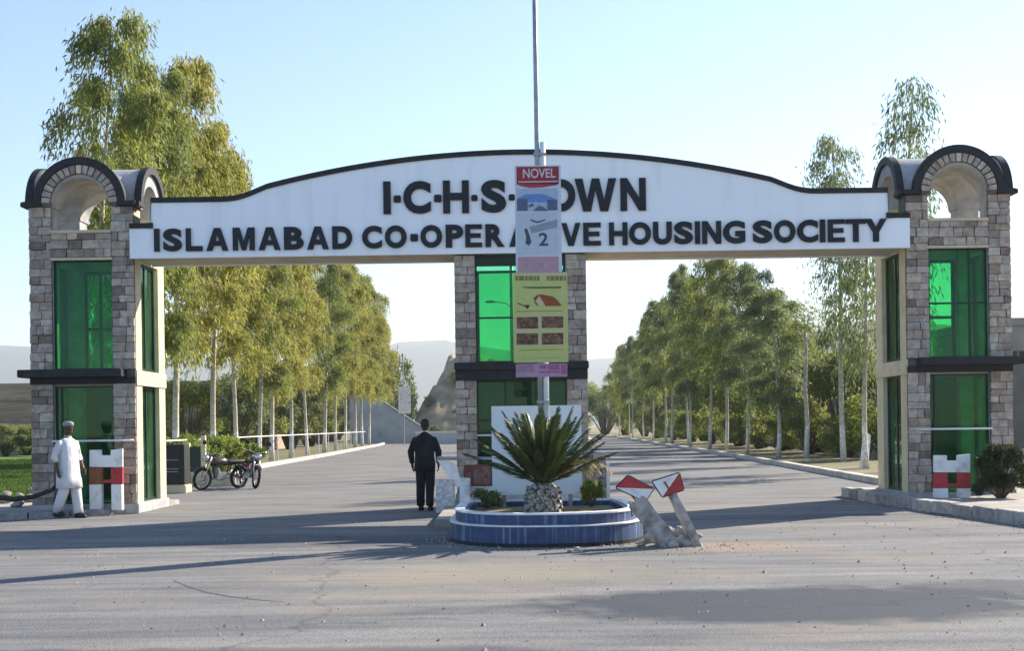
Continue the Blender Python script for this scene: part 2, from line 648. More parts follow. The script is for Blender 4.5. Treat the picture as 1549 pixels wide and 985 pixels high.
# right pavement: runs out towards the camera
pr = [(7.12, 2.6), (7.05, -0.35), (7.35, -2.6), (7.72, -5.4), (8.5, -9.0), (10.0, -14.0), (40, -14.0), (40, 3.5), (9.0, 3.5)]
mb = MB()
mb.slab(pr, 0, 0.17)
pv2 = part('pavement', mb, m_pave, kind='structure')
kerb_row([(7.10, 2.4), (7.03, -0.35), (7.33, -2.6), (7.70, -5.4), (8.48, -9.0), (9.98, -14)], pv2, 0.21, 0.22, 0.66)

# distant hills
m_hill = mat('hill scrub', (0.05, 0.07, 0.06, 1), (0.09, 0.10, 0.085, 1), 0.01, 1.0)


def ridge(name, pts, y, thick, seed):
    """pts: photo (px, py) skyline samples placed on plane Y=y"""
    P = [at(px, py, y) for px, py in pts]
    xs = np.linspace(P[0].x, P[-1].x, 90)
    zs = np.interp(xs, [p.x for p in P], [p.z for p in P])
    mb = MB()
    rows = 9
    vs = []
    for j in range(rows):
        t = j / (rows - 1)
        prof = math.sin(PI * t) ** 0.9
        for i, x in enumerate(xs):
            nzv = mnoise.noise(Vector((x * .004 + seed, t * 3, 0))) * .16 + mnoise.noise(Vector((x * .015 + seed, t * 7, 2))) * .06
            vs.append((x, y - thick / 2 + thick * t, -2 + (zs[i] + 2) * max(0, prof * (1 + nzv))))
    n = len(xs)
    mb.add(vs, [(j * n + i, j * n + i + 1, (j + 1) * n + i + 1, (j + 1) * n + i) for j in range(rows - 1) for i in range(n - 1)])
    part(name, mb, m_hill, kind='structure', smooth=True)


ridge('hills', [(-2600, 590), (-1200, 560), (-500, 545), (-100, 528), (40, 530), (300, 540), (480, 560), (640, 520), (740, 530), (900, 540), (1100, 550),
                (1500, 545), (2100, 560), (3600, 590)], 3600, 1500, 1.0)
ridge('hills', [(1010, 649), (1150, 560), (1240, 492), (1300, 482), (1420, 492), (1560, 505), (1800, 540), (2300, 650)], 1500, 600, 5.0)

# ================================================================== GATE
CX = 0.2           # centre of the gate
TW = 2.03          # tower width and depth
STN = unit_blocks(6, 11, 0.035, m_stone, 0.05)


def stones(parent, x0, x1, z0, z1, yf, rg, lo=.12, hi=.34, h0=.12, h1=.2, name='stone'):
    """coursed stones on a front face at local y = yf (facing -y)"""
    z = z0
    while z < z1 - 0.02:
        h = rg.uniform(h0, h1)
        if z1 - (z + h) < h0 * .7:
            h = z1 - z
        x = x0
        while x < x1 - 0.01:
            w = rg.uniform(lo, hi)
            if x1 - (x + w) < lo * .75:
                w = x1 - x
            d = rg.uniform(.05, .085)
            o = obj(name, STN[rg.randrange(6)], parent)
            o.location = (x + w / 2, yf - d / 2 + 0.02, z + h / 2)
            o.scale = (w - .010, d, h - .010)
            if rg.random() < .5:
                o.rotation_euler = (0, PI, 0)
            x += w
        z += h


def window(parent, x0, x1, z0, z1, y, axis='x', mull_v=(), mull_h=(), fw=.035, name='window'):
    """glazed panel; axis x: lies in the xz plane at y; axis y: lies in the yz plane at x=y"""
    g = MB()
    f = MB()
    t = .006

    def bar(mbx, a0, a1, b0, b1, tt):
        if axis == 'x':
            mbx.box(a0, y - tt, b0, a1, y + tt, b1)
        else:
            mbx.box(y - tt, a0, b0, y + tt, a1, b1)
    for a, b in ((x0, x0 + fw), (x1 - fw, x1)):
        bar(f, a, b, z0, z1, .03)
    for a, b in ((z0, z0 + fw), (z1 - fw, z1)):
        bar(f, x0 + fw, x1 - fw, a, b, .03)
    for v in mull_v:
        bar(f, v - fw / 2, v + fw / 2, z0 + fw, z1 - fw, .025)
    for h in mull_h:
        bar(f, x0 + fw, x1 - fw, h - fw / 2, h + fw / 2, .022)
    w = part(name, f, m_frame, parent)
    bar(g, x0 + .01, x1 - .01, z0 + .01, z1 - .01, t)
    part('pane', g, m_glass, w)
    return w


ZS, ZSPR, ZWT, ZC1, ZC0, ZLT, ZLB = 5.52, 6.03, 4.95, 2.81, 2.66, 2.50, 0.24


def vault(parent, a, ri, ro, z0, m):
    base = [ro * math.sin(t) for t in np.linspace(0, PI / 2, 13)] + [ri * math.sin(t) for t in np.linspace(0, PI / 2, 11)] + [a, (a + ro) / 2]
    xs = sorted(set([round(v, 4) for v in base] + [round(-v, 4) for v in base]))
    n = len(xs)
    f = lambda r, x, y: max(math.sqrt(max(0, r * r - x * x)), math.sqrt(max(0, r * r - y * y)))
    vs = [(x, y, z0 + .05 + f(ro, x, y)) for y in xs for x in xs] + [(x, y, z0 + f(ri, x, y)) for y in xs for x in xs]
    N2 = n * n
    fs = []
    for j in range(n - 1):
        for i in range(n - 1):
            q = (j * n + i, j * n + i + 1, (j + 1) * n + i + 1, (j + 1) * n + i)
            fs.append(q)
            fs.append(tuple(N2 + k for k in q[::-1]))
    edge = [i for i in range(n)] + [j * n + n - 1 for j in range(1, n)] + [(n - 1) * n + i for i in range(n - 2, -1, -1)] + [j * n for j in range(n - 2, 0, -1)]
    for a_, b_ in zip(edge, edge[1:] + edge[:1]):
        fs.append((a_, N2 + a_, N2 + b_, b_))
    mb = MB()
    mb.add(vs, fs)
    return part('vault', mb, m, parent)


def arch_ring(r0, r1, z0, y0, y1, foot):
    mb = MB()
    n = 28
    vs = []
    for k in range(n + 1):
        t = PI * k / n
        c, s_ = math.cos(t), math.sin(t)
        for r in (r0, r1):
            for y in (y0, y1):
                vs.append((r * c, y, z0 + r * s_))
    fs = []
    for k in range(n):
        b = k * 4
        d = b + 4
        fs += [(b, b + 2, d + 2, d), (b + 1, d + 1, d + 3, b + 3), (b + 2, b + 3, d + 3, d + 2), (b, d, d + 1, b + 1)]
    fs += [(0, 1, 3, 2), (n * 4, n * 4 + 2, n * 4 + 3, n * 4 + 1)]
    mb.add(vs, fs)
    for sx in (-1, 1):
        xa, xb = sorted((sx * (r0 - .02), sx * foot))
        mb.box(xa, y0 - .015, z0 - .05, xb, y1 + .002, z0 + .035)
    return mb


def tower(cx, inner, label, seed):
    rg = random.Random(seed)
    t = thing('gate_tower', label, 'gate tower', (cx, 0, 0))
    h = TW / 2
    pw = .43
    # plinth
    p = MB()
    p.box(-h - .04, -.06, 0, h + .04, TW + .06, ZLB - .04)
    part('plinth', p, m_conc, t, bevel=.012)
    # corner piers: plaster core, stone cladding at the front
    for sx in (-1, 1):
        for y0 in (0.06, TW - pw):
            p = MB()
            a, b = sorted((sx * h, sx * (h - pw)))
            p.box(a, y0, ZLB - .04, b, y0 + pw - (.06 if y0 < 1 else 0), ZSPR - .05)
            part('pier', p, m_cream if (sx == inner) else m_conc, t)
    for sx in (-1, 1):
        a, b = sorted((sx * h, sx * (h - pw)))
        p = MB()
        p.box(a + .004, .02, ZLB - .04, b - .004, .064, ZSPR - .055)
        part('mortar_bed', p, m_mortar, t)
        stones(t, a, b, ZLB - .04, ZC0 - .12, .02, rg)
        stones(t, a, b, ZC1 + .0, ZSPR - .055, .02, rg)
    # band between window heads and lantern sill
    p = MB()
    p.box(-h + pw, .06, ZWT, h - pw, .30, ZS - .06)
    p.box(-h + pw, TW - .3, ZWT, h - pw, TW, ZS - .06)
    p.box(-h, pw, ZWT, -h + .3, TW - pw, ZS - .06)
    p.box(h - .3, pw, ZWT, h, TW - pw, ZS - .06)
    p.box(-h + .3, .3, ZWT + .2, h - .3, TW - .3, ZS - .1)
    part('spandrel', p, m_cream, t)
    p = MB()
    p.box(-h + pw + .003, .02, ZWT + .03, h - pw - .003, .062, ZS - .07)
    part('mortar_bed', p, m_mortar, t)
    stones(t, -h + pw, h - pw, ZWT + .045, ZS - .06, .02, rg, .16, .36, .14, .19)
    p = MB()
    p.box(-h + pw, -.05, ZS - .06, h - pw, TW + .02, ZS)
    part('sill', p, m_cream, t, bevel=.008)
    p = MB()
    p.box(-h + pw - .01, -.02, ZWT - .01, h - pw + .01, .05, ZWT + .04)
    part('window_head', p, m_cream, t)
    # intermediate floor and black canopy
    p = MB()
    p.box(-h + .05, .08, ZLT, h - .05, TW - .05, ZC0)
    part('floor_slab', p, m_soffit, t)
    p = MB()
    p.box(-h - .004, -.045, ZC0 - .13, h + .004, .05, ZC0 - .002)
    part('lintel', p, m_black, t)
    o_out, o_in = -inner * (h + .14), inner * (h - .18)
    a, b = sorted((o_out, o_in))
    p = MB()
    p.box(a, -.34, ZC0, b, .045, ZC1)
    if inner > 0:
        p.box(a, .045, ZC0, -h - .002, TW * .75, ZC1)
    else:
        p.box(h + .002, .045, ZC0, b, TW * .75, ZC1)
    part('canopy', p, m_black, t, bevel=.012)
    p = MB()
    a, b = sorted((inner * (h - .01), inner * (h + .03)))
    p.box(a, .0, ZC0 - .16, b, TW, ZC1 - .02)
    part('side_band', p, m_cream, t)
    # glazing
    x0, x1 = -h + pw, h - pw
    window(t, x0, x1, ZC1, ZWT, .13, mull_v=((x0 + x1) / 2 + .25 * -inner,) if inner < 0 else (), mull_h=(3.88,) if inner < 0 else ())
    window(t, x0, x1, ZLB - .04, ZLT, .13, mull_v=(x0 + .12,))
    window(t, x0, x1, ZC1, ZWT, TW - .15, mull_v=(x0 + .33 if inner > 0 else x1 - .55,), mull_h=(3.75,), fw=.06)
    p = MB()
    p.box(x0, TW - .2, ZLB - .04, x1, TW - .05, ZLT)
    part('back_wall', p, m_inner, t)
    for sx in (-1, 1):
        window(t, pw, TW - pw, ZC1, ZWT, sx * (h - .12), 'y', mull_v=(TW / 2,), fw=.05)
        window(t, pw, TW - pw, ZLB - .04, ZLT, sx * (h - .12), 'y', mull_v=(TW / 2,), fw=.05)
    # white hand rail across the lower glass
    p = MB()
    p.tube([(x0 - (.0 if inner > 0 else .40), -.09, 1.43), (x1 + (.40 if inner > 0 else .0), -.09, 1.43)], .02, 8)
    for xx in (x0 + .03, x1 - .03):
        p.tube([(xx, -.09, 1.43), (xx, .1, 1.43)], .014, 6)
    part('rail', p, m_paint, t, smooth=True)
    # lantern on top: cross vault with arches on all four sides
    v = vault(t, h + .05, .56, .85, ZSPR - .05, m_conc)
    v.location = (0, h, 0)
    tr = arch_ring(.75, .895, ZSPR, -.0, .14, h + .07)
    for k in range(4):
        o = part('arch_trim', tr, m_black, t) if k == 0 else obj('arch_trim', first, t)
        if k == 0:
            first = o.data
        ang = k * PI / 2
        # rotate about the tower axis
        o.rotation_euler = (0, 0, ang)
        off = Vector((0, -h - .12, 0))
        off.rotate(Matrix.Rotation(ang, 3, 'Z'))
        o.location = (off.x, h + off.y, 0)
    n = 17
    for k in range(n):
        th = PI * (k + .5) / n
        r0, r1 = .575, .735
        dth = PI / n * .40
        p = MB()
        q = [(r0 * math.cos(th - dth), r0 * math.sin(th - dth)), (r1 * math.cos(th - dth), r1 * math.sin(th - dth)),
             (r1 * math.cos(th + dth), r1 * math.sin(th + dth)), (r0 * math.cos(th + dth), r0 * math.sin(th + dth))]
        p.prism([(x, ZSPR + z) for x, z in q], -.10 - rg.uniform(0, .02), -.0)
        part('voussoir', p, m_stone if k != n // 2 else m_cream, t, bevel=.006)
    # dark backing of the voussoirs
    p = arch_ring(.562, .76, ZSPR, -.072, -.04, .74)
    part('arch_backing', p, m_mortar, t)
    return t


TL = tower(CX - 8.5, +1, 'stone gate tower whose green glass stands behind the person in white', 21)
TR = tower(CX + 8.5, -1, 'stone gate tower with green glass beside the dark shrub and grey kerb', 22)


def centre_pillar():
    rg = random.Random(5)
    t = thing('gate_pillar', 'stone gate pillar with green glass behind the banner pole and the cycad', 'gate pillar', (CX, 0, 0))
    h, D, pw = 1.28, 1.25, .40
    ztop = 4.935
    p = MB()
    p.box(-h - .03, -.05, .14, h + .03, D + .05, .30)
    part('plinth', p, m_conc, t, bevel=.01)
    for sx in (-1, 1):
        a, b = sorted((sx * h, sx * (h - pw)))
        p = MB()
        p.box(a, .06, .30, b, D, ztop)
        part('pier', p, m_cream, t)
        p = MB()
        p.box(a + .004, .02, .30, b - .004, .064, ztop)
        part('mortar_bed', p, m_mortar, t)
        stones(t, a, b, .30, 2.50, .02, rg)
        stones(t, a, b, 2.84, ztop - .01, .02, rg)
    p = MB()
    p.box(-h - .02, -.12, 2.70, h + .02, .05, 2.84)
    part('canopy', p, m_black, t, bevel=.01)
    p = MB()
    p.box(-h - .002, -.05, 2.50, h + .002, .055, 2.698)
    part('lintel', p, m_black, t)
    p = MB()
    p.box(-h + pw, .06, 2.52, h - pw, D - .03, 2.80)
    part('floor_slab', p, m_soffit, t)
    x0, x1 = -h + pw, h - pw
    window(t, x0, x1, 2.84, ztop - .17, .15, mull_h=(3.72,))
    window(t, x0, x1, .30, 2.50, .15, mull_v=(-.32, .32), mull_h=(1.72,))
    window(t, x0, x1, 2.84, ztop - .17, D - .1, mull_v=(.5,), fw=.05)
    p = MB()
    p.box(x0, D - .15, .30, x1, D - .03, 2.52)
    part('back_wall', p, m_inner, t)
    p = MB()
    p.box(x0, .10, ztop - .17, x1, .24, ztop)
    part('window_head', p, m_frame, t)
    p = MB()
    p.tube([(x0, .02, 1.43), (x1, .02, 1.43)], .018, 8)
    for xx in (x0 + .03, x1 - .03):
        p.tube([(xx, .02, 1.43), (xx, .13, 1.43)], .012, 6)
    part('rail', p, m_paint, t, smooth=True)
    return t


centre_pillar()


def beam_top(x):
    ax = abs(x)
    if ax > 7.115:
        return 5.56
    w = 5.75
    if ax >= w:
        return 6.05
    r = 1 - (ax / w) ** 2
    z = .83 * r
    # soften the foot of the curve
    k = min(1, (w - ax) / .9)
    return 6.05 + z * (k * k * (3 - 2 * k) * .55 + .45 * k if k < 1 else 1)


def gate_beam():
    t = thing('gate_beam', 'long white arched sign beam with black raised lettering spanning the towers', 'sign beam', (CX, 0, 0))
    xs = [-7.52, -7.12, -7.118] + list(np.linspace(-7.1, 7.1, 96)) + [7.118, 7.12, 7.52]
    zs = []
    for i, x in enumerate(xs):
        zs.append(beam_top(x))
    zs[1] = 5.56
    zs[-2] = 5.56
    zb = 4.94

    def sheet(y0, y1, dz0, dz1, zlow, m, name):
        mb = MB()
        n = len(xs)
        vs = []
        for x, z in zip(xs, zs):
            lo_ = zlow if zlow is not None else z + dz0
            for y in (y0, y1):
                vs += [(x, y, lo_), (x, y, z + dz1)]
        fs = []
        for i in range(n - 1):
            b, d = i * 4, i * 4 + 4
            fs += [(b, d, d + 1, b + 1), (b + 2, b + 3, d + 3, d + 2), (b + 1, d + 1, d + 3, b + 3), (b, b + 2, d + 2, d)]
        fs += [(0, 1, 3, 2), ((n - 1) * 4, (n - 1) * 4 + 2, (n - 1) * 4 + 3, (n - 1) * 4 + 1)]
        mb.add(vs, fs)
        return part(name, mb, m, t)
    # the core stops at the tower faces
    mb = MB()
    cs = [(x, z) for x, z in zip(xs, zs) if abs(x) < 7.47]
    cs = [(-7.47, 5.56)] + cs + [(7.47, 5.56)]
    poly = [(x, z - .03) for x, z in cs] + [(7.47, zb + .03), (-7.47, zb + .03)]
    mb.prism(poly, -.02, 1.10)
    part('beam_core', mb, m_soffit, t)
    sheet(-.15, -.07, 0, -.005, zb, m_white, 'fascia')
    cs2 = [i for i, x in enumerate(xs) if abs(x) < 7.4]
    mb = MB()
    mb.box(-7.46, 1.10, zb, 7.46, 1.16, 6.0)
    part('back_fascia', mb, m_white, t)
    # black trim along the top edge
    mb = MB()
    pts = [(x, z) for x, z in zip(xs, zs)]
    for (xa, za), (xb, zb_) in zip(pts[:-1], pts[1:]):
        if xb - xa < .01:
            zl, zh = sorted((za, zb_))
            xm = (xa + xb) / 2
            mb.box(xm - .055, -.185, zl - .05, xm + .055, .10, zh + .058)
            continue
        mb.add([(xa, -.18, za - .045), (xb, -.18, zb_ - .045), (xb, -.18, zb_ + .055), (xa, -.18, za + .055),
                (xa, 1.14, za - .025), (xb, 1.14, zb_ - .025), (xb, 1.14, zb_ + .055), (xa, 1.14, za + .055)],
               [(0, 1, 2, 3), (7, 6, 5, 4), (3, 2, 6, 7), (0, 4, 5, 1)])
    part('trim', mb, m_black, t)

    # raised letters, fitted to their places
    cache = {}
    half = [(0, 0), (.355, 1), (.5, 1), (.5, .74), (.41, .43), (.5, .43), (.5, .22), (.335, .22), (.265, 0)]
    OUT = {'M': [[(0, 0), (0, 1), (.31, 1), (.5, .38), (.69, 1), (1, 1), (1, 0), (.77, 0), (.77, .68), (.59, 0), (.41, 0), (.23, .68), (.23, 0)]],
           'W': [[(0, 1), (.19, 1), (.295, .34), (.41, 1), (.59, 1), (.705, .34), (.81, 1), (1, 1), (.80, 0), (.61, 0), (.5, .66), (.39, 0), (.20, 0)]],
           'N': [[(0, 0), (0, 1), (.27, 1), (.74, .38), (.74, 1), (1, 1), (1, 0), (.73, 0), (.26, .62), (.26, 0)]],
           'V': [[(0, 1), (.27, 1), (.5, .33), (.73, 1), (1, 1), (.645, 0), (.355, 0)]],
           'Y': [[(0, 1), (.29, 1), (.5, .64), (.71, 1), (1, 1), (.635, .41), (.635, 0), (.365, 0), (.365, .41)]],
           'A': [half, [(1 - x, z) for x, z in half][::-1]],
           'I': [[(0, 0), (0, 1), (1, 1), (1, 0)]],
           'L': [[(0, 0), (0, 1), (.30, 1), (.30, .22), (1, .22), (1, 0)]],
           'T': [[(0, 1), (1, 1), (1, .79), (.635, .79), (.635, 0), (.365, 0), (.365, .79), (0, .79)]],
           'E': [[(0, 0), (0, 1), (1, 1), (1, .80), (.30, .80), (.30, .61), (.92, .61), (.92, .41), (.30, .41), (.30, .20), (1, .20), (1, 0)]],
           'H': [[(0, 0), (0, 1), (.27, 1), (.27, .62), (.73, .62), (.73, 1), (1, 1), (1, 0), (.73, 0), (.73, .40), (.27, .40), (.27, 0)]]}

    def letter(ch, pa, pb, z0, z1, off):
        if ch in OUT:
            xa = at(pa, 340, -.17).x - CX
            xb = at(pb, 340, -.17).x - CX
            mb = MB()
            for poly in OUT[ch]:
                mb.prism([(xa + x * (xb - xa), z0 + z * (z1 - z0)) for x, z in poly], -.198, -.153)
            part('letter', mb, m_letter, t)
            return
        key = (ch, off)
        if key not in cache:
            cu = bpy.data.curves.new('letter', 'FONT')
            cu.body = ch
            cu.size = 1.0
            cu.offset = off
            cu.extrude = 0.03
            cu.resolution_u = 5
            tmp = bpy.data.objects.new('tmp', cu)
            col.objects.link(tmp)
            bpy.context.view_layer.update()
            me = bpy.data.meshes.new_from_object(tmp.evaluated_get(bpy.context.evaluated_depsgraph_get()))
            bpy.data.objects.remove(tmp)
            cache[key] = me
        me = cache[key].copy()
        co = np.empty(len(me.vertices) * 3)
        me.vertices.foreach_get('co', co)
        co = co.reshape(-1, 3)
        mn, mx = co.min(0), co.max(0)
        xa = at(pa, 340, -.17).x - CX
        xb = at(pb, 340, -.17).x - CX
        k = (xb - xa) / (mx[0] - mn[0])
        new = np.empty_like(co)
        new[:, 0] = xa + (co[:, 0] - mn[0]) * k
        new[:, 2] = z0 + (co[:, 1] - mn[1]) * (z1 - z0) / (mx[1] - mn[1])
        new[:, 1] = -.153 - (co[:, 2] - mn[2]) / (mx[2] - mn[2]) * .045
        me.vertices.foreach_set('co', new.reshape(-1))
        me.materials.clear()
        me.materials.append(m_letter)
        me.update()
        obj('letter', me, t)

    def dot(pa, pb, zc):
        xa = at(pa, 340, -.17).x - CX
        xb = at(pb, 340, -.17).x - CX
        r = (xb - xa) / 2
        mb = MB()
        mb.box(xa, -.198, zc - r, xb, -.153, zc + r)
        part('letter', mb, m_letter, t, bevel=.015)
    L1 = [('I', 580.5, 591.6), ('C', 610.6, 652.3), ('H', 670.8, 710), ('S', 728.4, 766.4), ('T', 784, 822), ('O', 826, 871), ('W', 870, 933), ('N', 939, 977.5)]
    for ch, a, b in L1:
        letter(ch, a, b, 5.72, 6.35, .05 if ch not in 'WN' else .03)
    for a, b in ((596, 607), (657, 668.5), (713.5, 723), (770, 779.5)):
        dot(a, b, 6.01)
    L2 = [('I', 233, 241), ('S', 246.7, 275), ('L', 281, 306), ('A', 312, 345), ('M', 352, 385), ('A', 391, 424), ('B', 429.5, 459), ('A', 464.4, 497), ('D', 502.5, 532.5),
          ('C', 547.5, 577.5), ('O', 582, 615), ('O', 635.7, 668.7), ('P', 674, 700.5), ('E', 703.5, 729), ('R', 734, 763), ('A', 770, 802), ('T', 803, 831), ('I', 835, 843),
          ('V', 849, 878), ('E', 882, 908.6), ('H', 921, 949), ('O', 951.4, 984.4), ('U', 987.6, 1016), ('S', 1019.5, 1048), ('I', 1051, 1058.6), ('N', 1062, 1090.6),
          ('G', 1093.5, 1127), ('S', 1138.5, 1168), ('O', 1170.5, 1203), ('C', 1205.5, 1237), ('I', 1240, 1248), ('E', 1252, 1277.5), ('T', 1279, 1309.6), ('Y', 1308.5, 1341)]
    for ch, a, b in L2:
        letter(ch, a, b, 5.06, 5.50, .006 if ch == 'M' else (.03 if ch in 'NVAY' else .048))
    dot(620.5, 632, 5.26)


gate_beam()
# ================================================================== PLANTS
def leaf_mesh(name, C, D, Nn, Ln, Wd, m):
    """C centre, D direction, Nn side vector (n,3); rhombic leaves"""
    n = len(C)
    D = D / np.linalg.norm(D, axis=1, keepdims=True)
    S_ = np.cross(D, Nn)
    S_ /= np.linalg.norm(S_, axis=1, keepdims=True) + 1e-9
    Ln, Wd = Ln[:, None], Wd[:, None]
    V = np.empty((n, 4, 3))
    V[:, 0] = C
    V[:, 1] = C + D * Ln * .42 + S_ * Wd * .5
    V[:, 2] = C + D * Ln
    V[:, 3] = C + D * Ln * .42 - S_ * Wd * .5
    me = bpy.data.meshes.new(name)
    me.vertices.add(n * 4)
    me.vertices.foreach_set('co', V.reshape(-1))
    me.loops.add(n * 4)
    me.loops.foreach_set('vertex_index', np.arange(n * 4, dtype=np.int32))
    me.polygons.add(n)
    me.polygons.foreach_set('loop_start', np.arange(0, n * 4, 4, dtype=np.int32))
    me.polygons.foreach_set('loop_total', np.full(n, 4, dtype=np.int32))
    me.materials.append(m)
    me.update(calc_edges=True)
    return me


m_leafA = mat('leaf olive', (0.23, 0.235, 0.045, 1), (0.38, 0.35, 0.085, 1), 0.35, 0.6, island=.35, transl=.5, spec=.25)
m_leafB = mat('leaf green', (0.18, 0.215, 0.05, 1), (0.30, 0.32, 0.085, 1), 0.35, 0.6, island=.35, transl=.5, spec=.25)
m_leafC = mat('leaf dull', (0.14, 0.18, 0.07, 1), (0.25, 0.28, 0.11, 1), 0.4, 0.6, island=.35, transl=.45, spec=.25)
m_leafD = mat('leaf bright', (0.15, 0.20, 0.035, 1), (0.25, 0.29, 0.06, 1), 0.6, 0.6, island=.35, transl=.5, spec=.25)
m_leafE = mat('leaf dark', (0.03, 0.045, 0.015, 1), (0.05, 0.07, 0.022, 1), 1.5, 0.5, island=.3, transl=.25, spec=.3)


def bark_material():
    m = bpy.data.materials.new('pale bark with lime wash')
    m.use_nodes = True
    N, L = m.node_tree.nodes, m.node_tree.links
    b = N['Principled BSDF']
    b.inputs['Roughness'].default_value = .85
    tc = N.new('ShaderNodeTexCoord')
    sp = N.new('ShaderNodeSeparateXYZ')
    L.new(tc.outputs['Object'], sp.inputs[0])
    nz = N.new('ShaderNodeTexNoise')
    nz.inputs['Scale'].default_value = 5
    L.new(tc.outputs['Object'], nz.inputs['Vector'])
    ad = N.new('ShaderNodeMath')
    ad.operation = 'MULTIPLY_ADD'
    L.new(nz.outputs['Fac'], ad.inputs[0])
    ad.inputs[1].default_value = .5
    L.new(sp.outputs['Z'], ad.inputs[2])
    rp = N.new('ShaderNodeValToRGB')
    e = rp.color_ramp.elements
    e[0].position, e[0].color = .41, (0.82, 0.80, 0.75, 1)
    e[1].position, e[1].color = .44, (0.58, 0.53, 0.43, 1)
    x = e.new(.75)
    x.color = (0.48, 0.44, 0.35, 1)
    dv = N.new('ShaderNodeMath')
    dv.operation = 'MULTIPLY'
    dv.inputs[1].default_value = 1 / 4.0
    L.new(ad.outputs[0], dv.inputs[0])
    L.new(dv.outputs[0], rp.inputs[0])
    n2 = N.new('ShaderNodeTexNoise')
    n2.inputs['Scale'].default_value = 9
    L.new(tc.outputs['Object'], n2.inputs['Vector'])
    r2 = N.new('ShaderNodeValToRGB')
    r2.color_ramp.elements[0].position, r2.color_ramp.elements[0].color = .3, (.62, .6, .58, 1)
    r2.color_ramp.elements[1].position, r2.color_ramp.elements[1].color = .65, (1.08, 1.06, 1.02, 1)
    L.new(n2.outputs['Fac'], r2.inputs[0])
    mx = N.new('ShaderNodeMixRGB')
    mx.blend_type = 'MULTIPLY'
    mx.inputs[0].default_value = 1
    L.new(rp.outputs[0], mx.inputs[1])
    L.new(r2.outputs[0], mx.inputs[2])
    L.new(mx.outputs[0], b.inputs['Base Color'])
    return m


m_bark = bark_material()
m_bark2 = mat('brown bark', (0.10, 0.075, 0.05, 1), (0.19, 0.15, 0.11, 1), 8, .9, .5)


def gum_meshes(seed, H, zb, W, leafmat, n_leaf=15000, droop=1.0, r0=.105, wob=.25, sparse=1.0):
    """tall slender tree with drooping twigs: returns (trunk mesh, crown mesh)"""
    rg = random.Random(seed)
    rn = np.random.RandomState(seed)
    mb = MB()
    pts, rad = [], []
    ph = rg.uniform(0, 6)
    for k in range(13):
        t = k / 12
        z = H * .96 * t
        w = wob * t * t
        pts.append(Vector((math.sin(t * 4 + ph) * w + .06 * math.sin(t * 9 + ph), math.cos(t * 3.3 + ph) * w - math.cos(ph) * w * .2, z)))
        rad.append((r0 * (1.25 if k == 0 else 1)) * (1 - t) ** .75 + .012)
    mb.tube(pts, rad, 9)

    def tr(z):
        t = max(0, min(.9999, z / (H * .96))) * 12
        i = int(t)
        return pts[i].lerp(pts[i + 1], t - i), rad[i]
    starts, dirs = [], []
    nb = 26
    for b in range(nb):
        f = (b + rg.random()) / nb
        z = zb * .82 + (H * .97 - zb * .82) * f
        p, rr = tr(z)
        az = b * 2.4 + rg.uniform(-.5, .5)
        prof = (math.sin(PI * min(1, (f * .86 + .14))) ** .7) * .75 + .25
        ln = W * prof * rg.uniform(.7, 1.15)
        el = R(rg.uniform(38, 66))
        q = []
        for k in range(6):
            s = k / 5
            e2 = el - s * .75
            q.append(p + Vector((math.cos(az), math.sin(az), 0)) * (ln * s * math.cos(el - s * .25)) + Vector((0, 0, ln * s * math.sin(e2) * .9)))
        mb.tube(q, [max(.006, rr * .42 * (1 - .85 * k / 5)) for k in range(6)], 5)
        for k in range(9):
            s = rg.uniform(.25, 1) * 5
            i = min(4, int(s))
            starts.append(q[i].lerp(q[i + 1], s - i))
            dirs.append((math.cos(az), math.sin(az)))
    trunk = mb.mesh('trunk', m_bark, True)
    # drooping twigs with leaves
    ns = len(starts)
    per = max(6, int(n_leaf / (ns * 2)))
    C, D, Nn = [], [], []
    for (p, d) in zip(starts, dirs):
        for rep in range(2):
            if rg.random() > sparse:
                continue
            L_ = rg.uniform(.45, 1.5) * droop
            a = rg.uniform(-1.5, 1.5)
            ox, oy = d[0] * math.cos(a) - d[1] * math.sin(a), d[0] * math.sin(a) + d[1] * math.cos(a)
            s = rn.rand(per)
            spread = .34 * (1 - .35 * s)
            out = .42 * L_ * np.sqrt(s)
            base = np.stack([p.x + ox * out, p.y + oy * out, p.z + .25 * np.sin(s * PI * .7) - L_ * s ** 1.5], 1)
            base += rn.normal(0, 1, (per, 3)) * spread[:, None] * np.array([.42, .42, .5])
            dr = np.stack([ox * .35 + rn.normal(0, .38, per), oy * .35 + rn.normal(0, .38, per), -1 * droop + rn.normal(0, .45, per)], 1)
            C.append(base)
            D.append(dr)
            Nn.append(rn.normal(0, 1, (per, 3)))
    C, D, Nn = np.concatenate(C), np.concatenate(D), np.concatenate(Nn)
    n = len(C)
    crown = leaf_mesh('crown', C, D, Nn, rn.uniform(.15, .27, n), rn.uniform(.035, .06, n), leafmat)
    return trunk, crown


